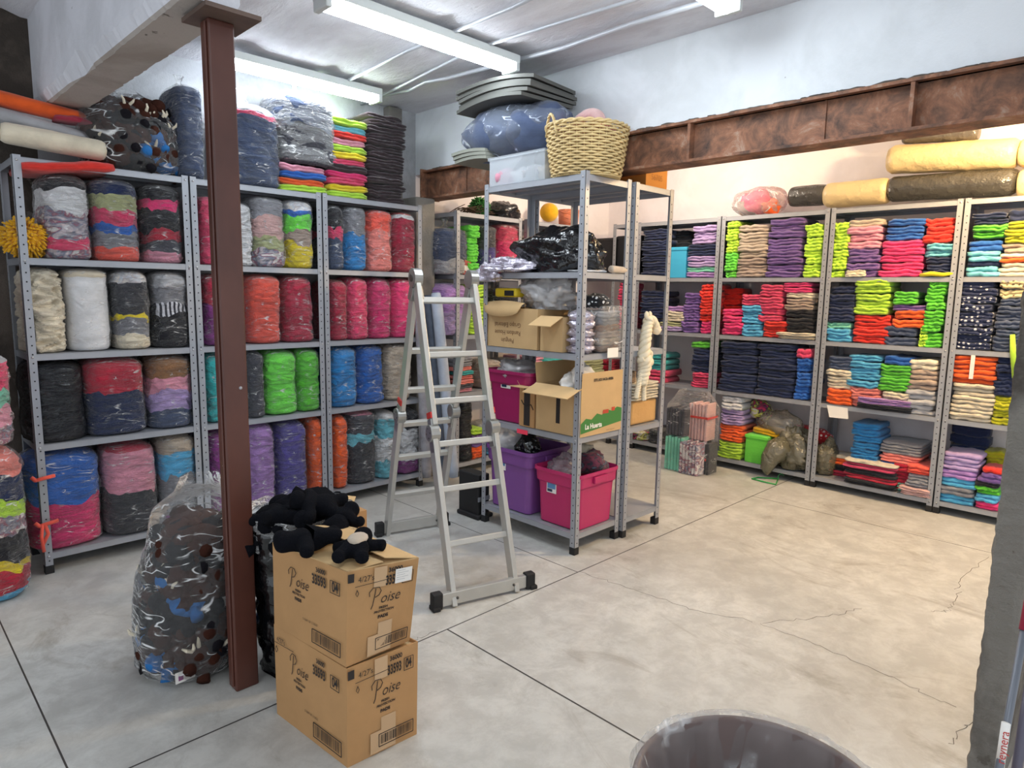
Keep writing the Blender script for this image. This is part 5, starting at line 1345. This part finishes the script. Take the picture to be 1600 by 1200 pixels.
# orange box on top of that rack
t_ = empty('carton', (0,0,0), 0, 'orange-brown carton with handwritten number on the freestanding rack top under the beam', 'carton')
OC = plain('orange_card', 'c98a45', .85, 0, .2, None, .08); MB().box((3.50,2.40,2.142),(3.69,2.85,2.19)).build('lower_box', OC, t_) if False else None
MB().box((3.46,2.38,2.142),(3.69,2.80,2.30)).build('body', OC, t_, bevel=.003); MB().box((3.455,2.375,2.262),(3.695,2.805,2.305)).build('lid', OC, t_, bevel=.003)
text_on('56705', .05, (3.575,2.3795,2.20), (1,0,0), (0,0,1), plain('faded_ink','a8703a',.9), t_, off=.001)
lumpy('plastic_bag', (3.55, 3.0, 2.137), (.12, .10, .09), BLACKP, 'black plastic bag on the freestanding rack top behind the basket', 'bag', 61, .6, 20)

# ------------------------------------------------------------------ back rack extras
def CR(rk, sh, x0, x1, yt, mat, label, back=0, dp=.3, name='storage_crate', cat='crate'):
    isR = rk[0] == 'R'; ax = 0 if isR else 1; fr = (FRONT_R if isR else 4.06)+.02+back; a = at(x0, yt+20, ax, fr); b = at(x1, yt+20, ax, fr); z0 = (ZR if isR else ZL)[sh]; z1 = at((x0+x1)/2, yt, ax, fr).z
    t_ = empty(name, (0,0,0), 0, label, cat)
    lo = (fr, min(a.y, b.y), z0) if isR else (min(a.x, b.x), fr, z0); hi = (fr+dp, max(a.y, b.y), z1) if isR else (max(a.x, b.x), fr+dp, z1)
    MB().box(lo, hi).build('body', mat, t_, bevel=.006)
    MB().box((lo[0]-.006, lo[1]-.006, z1-.03), (hi[0]+.006, hi[1]+.006, z1-.005)).build('rim', mat, t_, bevel=.003)
BK = plain('black_crate_plastic', '1c1d22', .45)
CR('R9',3,925,962,372,BK,'black plastic crate on the far corner rack, next to the room corner')
CR('R9',3,964,998,368,BK,'black plastic crate on the far corner rack, next to the navy pile')
CR('R0',3,1046,1072,386,plain('cyan_plastic','3fa8d0',.5),'cyan box beside the navy pile behind the rope horse',0,.3,'storage_box','box')
CR('B2',3,850,905,372,plain('dim_carton','5a4636',.8),'brown carton on the back wall rack under the yellow ball',0,.3,'carton','carton')
# yellow ball in a clear tub on B2
mb = MB().ell((0,0,0), (.085,.085,.085), 14); o = mb.build('yellow_ball', cloth('golden'), smooth=True); o.location = at(858, 332, 1, 4.22)+Vector((0,0,.0)); tag(o, 'yellow ball on top of the back wall rack', 'ball')
mb = MB().lathe([(.03,0),(.09,.0),(.10,.15),(.095,.15),(.085,.01)], 20, cap=False); o = mb.build('plastic_tub', film('orange_tub','f08a60',.5,.5,.2), smooth=True); p = at(888, 352, 1, 4.2); o.location = (p.x, p.y, 2.115); tag(o, 'clear orange-tinted tub beside the yellow ball', 'tub')
o = lumpy('rubbish_bag', (4.06, 4.24, 2.112), (.17, .13, .09), BLACKP, 'dull black bag beside the green garland on the rack top', 'bag', 63, .6, 22)
# branches beside the garland
mb = MB(); rr = random.Random(5)
for k in range(26):
    x = 3.42+rr.uniform(0, .25); mb.tube([(x, 4.15+rr.uniform(-.05,.1), 2.115), (x+rr.uniform(.02,.16), 4.15+rr.uniform(-.05,.1), 2.14+rr.uniform(0,.05)), (x+rr.uniform(.1,.3), 4.15, 2.13+rr.uniform(0,.06))], .003, 5)
tag(mb.build('dry_twigs', plain('twig', '4a3a2c', .9), smooth=True), 'dry brown twigs lying beside the green garland', 'twigs')
# toy box bits on B1
p = at(727, 415, 1, 4.08); t_ = MB().box((-.03,0,0),(.035,.06,.11)).box((-.028,-.001,.03),(.033,0,.07),1).build('toy_box', [plain('red_print','a83a34',.5), WHITEP], None); t_.location = (p.x, 4.08, 1.63); t_.rotation_euler = (0, .25, 0); tag(t_, 'small red and white printed box leaning in the rack behind the ladder top', 'box')

# bags and sacks of the right racks
t0 = at(1165, 690, 0, 5.36)
CR('R1',0,1164,1198,680,cloth('bright green'),'square lime green wrapped pack on the bottom shelf',-.0,.2,'cloth_pack','pack')
p = at(1205, 668, 0, 5.45)
o = bpy.data.objects.new('folded_cloth', FOLDS[2]); C.objects.link(o); o.location = (5.42, p.y, .33); o.scale = (.30, .2, .05); o.rotation_euler = (0, .1, -PI/2); o.material_slots[0].link = 'OBJECT'; o.material_slots[0].material = cloth('golden'); tag(o, 'folded golden cloth behind the lime pack on the bottom shelf', 'folded cloth')
lumpy('plastic_bag', (5.52, p.y-.05, .36), (.12, .20, .12), film('smoky_clear','c8bfb0',.35,.8,.15,(1,1,1),6), 'crumpled clear bag over the golden cloth on the bottom shelf', 'bag', 71, .7, 24, folds=.05)
OLV = film('olive_film', '6c6856', .8, .6, .2, (1,1,1), 9)
lumpy('plastic_sack', (5.46, at(1245,700,0,5.4).y, .12), (.17, .27, .20), OLV, 'olive grey plastic sack slumped across two bottom shelves', 'sack', 72, .8, 40, folds=.07) if False else None
a = at(1222, 725, 0, 5.30); 
sk = lumpy('plastic_sack', (5.47, at(1240,700,0,5.4).y, .10), (.15, .18, .22), OLV, 'olive grey plastic sack spilling over the bottom shelf edge', 'sack', 72, .6, 40, folds=.07)
tail = MB().tube([(-.06, .08, .02), (-.13, .12, .0), (-.19, .14, -.06), (-.20, .15, -.14), (-.19, .15, -.19)], [.11, .10, .075, .05, .02], 22); tail.v = [v+Vector((.012*fbm(v.x*20,v.y*20,v.z*14), .012*fbm(v.y*20,v.x*20,v.z*14+3), 0)) for v in tail.v]; tail.build('sack_mouth', OLV, sk, smooth=True)
lumpy('plastic_bag', (5.50, at(1285,705,0,5.4).y, .10), (.13, .085, .17), film('olive_clear', '857e68', .55, .7, .2, (1,1,1), 8), 'smoky tan plastic bag behind the double rack post, bottom shelf', 'bag', 73, .5, 26, folds=.05)
lumpy('cloth_bundle', (5.60, at(1262,672,0,5.6).y, .30), (.09, .20, .09), cloth('dotted red'), 'red dotted cloth bundle behind the olive sack', 'cloth', 74, .4, 20)
lumpy('cloth_bundle', (5.58, at(1186,640,0,5.55).y, .45), (.08, .10, .10), cloth('mixed bright'), 'striped bag of small bright cloths behind the white packs', 'cloth', 75, .4, 20)
# green hanger on the floor
mb = MB(); P = [at(x, y, 2, .008) for x, y in ((1175,748),(1190,752),(1212,757),(1216,748),(1185,746))]
mb.tube([(q.x, q.y, .008) for q in P], .006, 7, closed=True); q = P[3]; mb.tube([(q.x,q.y,.008),(q.x+.02,q.y+.01,.03),(q.x+.03,q.y-.01,.05),(q.x+.03,q.y-.03,.035)], .004, 6)
tag(mb.build('clothes_hanger', plain('green_plastic','2f9a4c',.4), smooth=True), 'green plastic clothes hanger lying on the floor under the olive sack', 'hanger')
# paper note
n_ = MB().add([(5.343, at(1292,628,0,5.34).y, .672), (5.343, at(1325,630,0,5.34).y, .668), (5.338, at(1326,650,0,5.34).y, .585), (5.338, at(1296,650,0,5.34).y, .58)], [(0,1,2,3),(3,2,1,0)]).build('paper_note', WHITEP); tag(n_, 'creased white paper note hanging from a shelf edge', 'paper')
# rolled dark cloth knots
p = at(1462, 425, 0, 5.33); o = MB().tube([(5.36,p.y+.10,1.662),(5.35,p.y+.03,1.672),(5.35,p.y-.04,1.664),(5.36,p.y-.10,1.674)], [.012,.017,.014,.010], 10).build('cloth_strap', cloth('yellow'), smooth=True); tag(o, 'twisted yellow strap at the shelf edge under the navy cloth', 'strap')
o = MB().tube([(5.345, at(1581,530,0,5.34).y, 1.28), (5.34, at(1583,552,0,5.34).y, 1.16), (5.345, at(1585,585,0,5.34).y, 1.0)], [.014,.018,.012], 8).build('hanging_cloth', cloth('lime'), smooth=True); tag(o, 'lime cloth strip hanging down beside the rough concrete wall end', 'cloth')
o = MB().box((5.345, at(1520,560,0,5.34).y-.012, .97), (5.35, at(1520,560,0,5.34).y+.012, 1.13)).build('white_ribbon', WHITEP); tag(o, 'white ribbon band around the orange cloth pile', 'ribbon')
# clear bag standing on the floor in front of the far racks
def stand_bag():
    c = Vector((5.06, 2.90, 0)); t_ = empty('cloth_bag', c, 0, 'clear bag of striped, mint and dark folded cloth standing on the far floor', 'bag')
    for k, (dx, dy, z0, h, col) in enumerate(((-.05,.10,.0,.30,'mint'),(-.05,.10,.31,.24,'dark grey'),(.04,-.06,.28,.32,'dusty pink'),(.03,-.10,.0,.27,'charcoal'),(-.08,-.06,.0,.28,'mixed print'))):
        vs = []; mb = MB()
        for i in range(6): mb.box((dx-.07, dy-.09+.03*i, z0), (dx+.08, dy-.064+.03*i, z0+h-.01*(i % 2)))
        o = mb.build('cloth_bundle', cloth(col), t_, bevel=.008); o['label'] = col+' cloth folded on edge'
    mb = MB(); 
    for zz in (.12, .47): mb.box((-.05, -.165, zz), (.125, -.16, zz+.018)).box((-.04, -.16, zz), (-.036, -.0, zz+.018))
    mb.build('red_tie', cloth('red'), t_)
    vs = []; n = 40; m_ = 30
    for i in range(m_+1):
        t = i/m_; sc = 1.0 if t < .8 else 1-(t-.8)*2.2
        for k in range(n):
            an = 2*PI*k/n; cx_ = math.cos(an); sx_ = math.sin(an); e = .012*fbm(cx_*2, sx_*2, t*6)
            vs.append(((abs(cx_)**.5*(1 if cx_ > 0 else -1)*.15+e)*sc, (abs(sx_)**.5*(1 if sx_ > 0 else -1)*.205+e)*sc, t*.70))
    mesh_obj('plastic_wrap', vs, [(i*n+k, i*n+(k+1) % n, (i+1)*n+(k+1) % n, (i+1)*n+k) for i in range(m_) for k in range(n)], FILM, t_)
stand_bag()
# bags and tubes on the right rack tops
def xroll(xa, xb, yc0, yc1, r, mat, label, X=5.53, seed=0, **k):
    p = at(xa, yc0, 0, X); q = at(xb, yc1, 0, X); return roll(p, q, r, mat, label, 'wrapped_roll', 'roll', seed=seed, group='long rolls on the back racks', spiral=False, **k)
GB = plain('grey_black_film', '3c3a36', .25, 0, .8, (10, .8, .03))
xroll(1236,1292,308,304,.085,GB,'short black wrapped roll beside the pink bag',seed=1,wr=.05,sq=.95)
xroll(1291,1390,306,298,.10,plain('cream_film','cdb688',.4,0,.6,(8,.7,.03)),'cream wrapped roll between two dark rolls',seed=2,wr=.05,sq=.95)
xroll(1390,1590,296,284,.10,GB,'long dark wrapped roll under the longest cream roll',seed=3,wr=.06,sq=.9)
xroll(1592,1680,288,280,.11,plain('cream_film','d8c08c',.4,0,.6,(8,.7,.03)),'cream wrapped bundle beyond the long dark roll',seed=5,wr=.06,sq=.9)
xroll(1390,1592,250,240,.105,plain('cream_film','d8c08c',.4,0,.6,(8,.7,.03)),'longest cream wrapped roll lying on the long dark roll',seed=4,wr=.07,sq=.95)
xroll(1594,1690,240,232,.105,plain('cream_film','d8c08c',.4,0,.6,(8,.7,.03)),'cream wrapped roll end touching the frame edge, upper row',seed=6,wr=.06,sq=.9)
xroll(1412,1530,214,208,.062,plain('taupe_film','55504a',.3,0,.7,(9,.8,.03)),'grey plastic wrapped roll, topmost under the rusty beam',seed=7,wr=.07,sq=.8)
c = at(1186, 312, 0, 5.5)
t_ = empty('cloth_bag', (5.52, c.y, 2.16), 0, 'clear bag with bright pink and orange yarn on the back rack top', 'bag')
MB().ell((0,.03,.13), (.10,.12,.10), 14, amp=.4).build('yarn', plain('pink_yarn','f0306e',.9,0,.2,(60,.8,.01)), t_, smooth=True)['label'] = 'bright pink yarn ball'
MB().ell((-.02,-.11,.07), (.07,.07,.06), 10, amp=.6).build('yarn', cloth('orange'), t_, smooth=True)['label'] = 'orange yarn ball'
MB().ell((.02,.12,.09), (.08,.08,.08), 12, amp=.4).build('yarn', cloth('taupe'), t_, smooth=True)['label'] = 'taupe cloth'
MB().ell((0,0,.12), (.15,.235,.125), 26, amp=.18, seed=3).build('plastic_wrap', film('clear_film_soft','ffffff',.2,.7,.15,(1,1,1),7), t_, smooth=True)

# ------------------------------------------------------------------ waste bin with liner, near
def waste():
    t_ = empty('waste_bin', (1.116, .457, 0), 0, 'round dark brown waste bin with a clear liner, near the camera', 'waste bin')
    mb = MB().lathe([(.001,.0),(.165,0),(.175,.01),(.222,.585),(.232,.588),(.236,.60),(.230,.608),(.220,.600),(.168,.02),(.001,.015)], 64, cap=False)
    mb.build('bin_body', plain('brown_bin_plastic','5c4a46',.45), t_, smooth=True)
    n = 120; vs = []
    prof = [(.246,.50),(.243,.56),(.244,.60),(.238,.617),(.226,.615),(.214,.58),(.205,.50),(.19,.35),(.17,.15),(.10,.05),(.01,.04)]
    for j, (r, z) in enumerate(prof):
        for k in range(n):
            an = 2*PI*k/n; amp = .012 if j < 3 else (.004 if j < 5 else .022)
            rr_ = r+amp*fbm(math.cos(an)*6, math.sin(an)*6, j*.35)-(.004 if j > 4 else 0); vs.append((rr_*math.cos(an), rr_*math.sin(an), z+(.02*nz(an*4, 1) if j == 0 else .004*nz(an*9, j*.3))))
    fs = [(i*n+k, i*n+(k+1) % n, (i+1)*n+(k+1) % n, (i+1)*n+k) for i in range(len(prof)-1) for k in range(n)]
    mesh_obj('bin_liner', vs, fs, film('liner_film','ffffff',.05,.45,.12,(2.2,2.2,.6),4,.35), t_)
    t_.scale = (1, 1, .985)
waste()
# poles leaning by the concrete wall end
def pole(px0, py0, px1, py1, r, mat, gripm, label, Y=.21, lab=False):
    a = at(px0, py0, 1, Y); b = at(px1, py1, 1, Y); d = (b-a).normalized(); lo = a-d*((a.z-.02)/d.z); hi = a+d*((1.15-a.z)/d.z); gz = b
    t_ = empty('mop_pole', (0,0,0), 0, label, 'mop pole', 'poles beside the wall end')
    MB().tube([lo, gz], r, 14).build('shaft', mat, t_, smooth=True); MB().tube([gz, gz+d*.28], r*1.25, 14).build('grip', gripm, t_, smooth=True)
    if lab:
        p0 = at(1562,1198,1,Y); p1 = at(1572,1130,1,Y); dd = (p1-p0).normalized()
        MB().tube([p0, p1], r*1.06, 16).build('label_band', WHITEP, t_, smooth=True)
        side = Vector((-.97,-.2,0)); text_on('reynera', .026, (p0+p1)/2+side*r*1.16, dd, side.cross(dd), plain('red_plastic', 'c0302c', .4), t_, off=.001)
    return t_
GP = plain('grey_pole', '6c7078', .4, .2); CG = plain('crimson_grip', 'a01f3e', .5)
pole(1572, 1140, 1600, 985, .009, GP, CG, 'grey mop pole with a white and red label band', .21, True)
pole(1590, 1195, 1612, 1050, .012, plain('purple_grey_pole','5c5866',.4,.2), CG, 'thicker purple-grey pole with crimson grip in front of the labelled pole', .19)
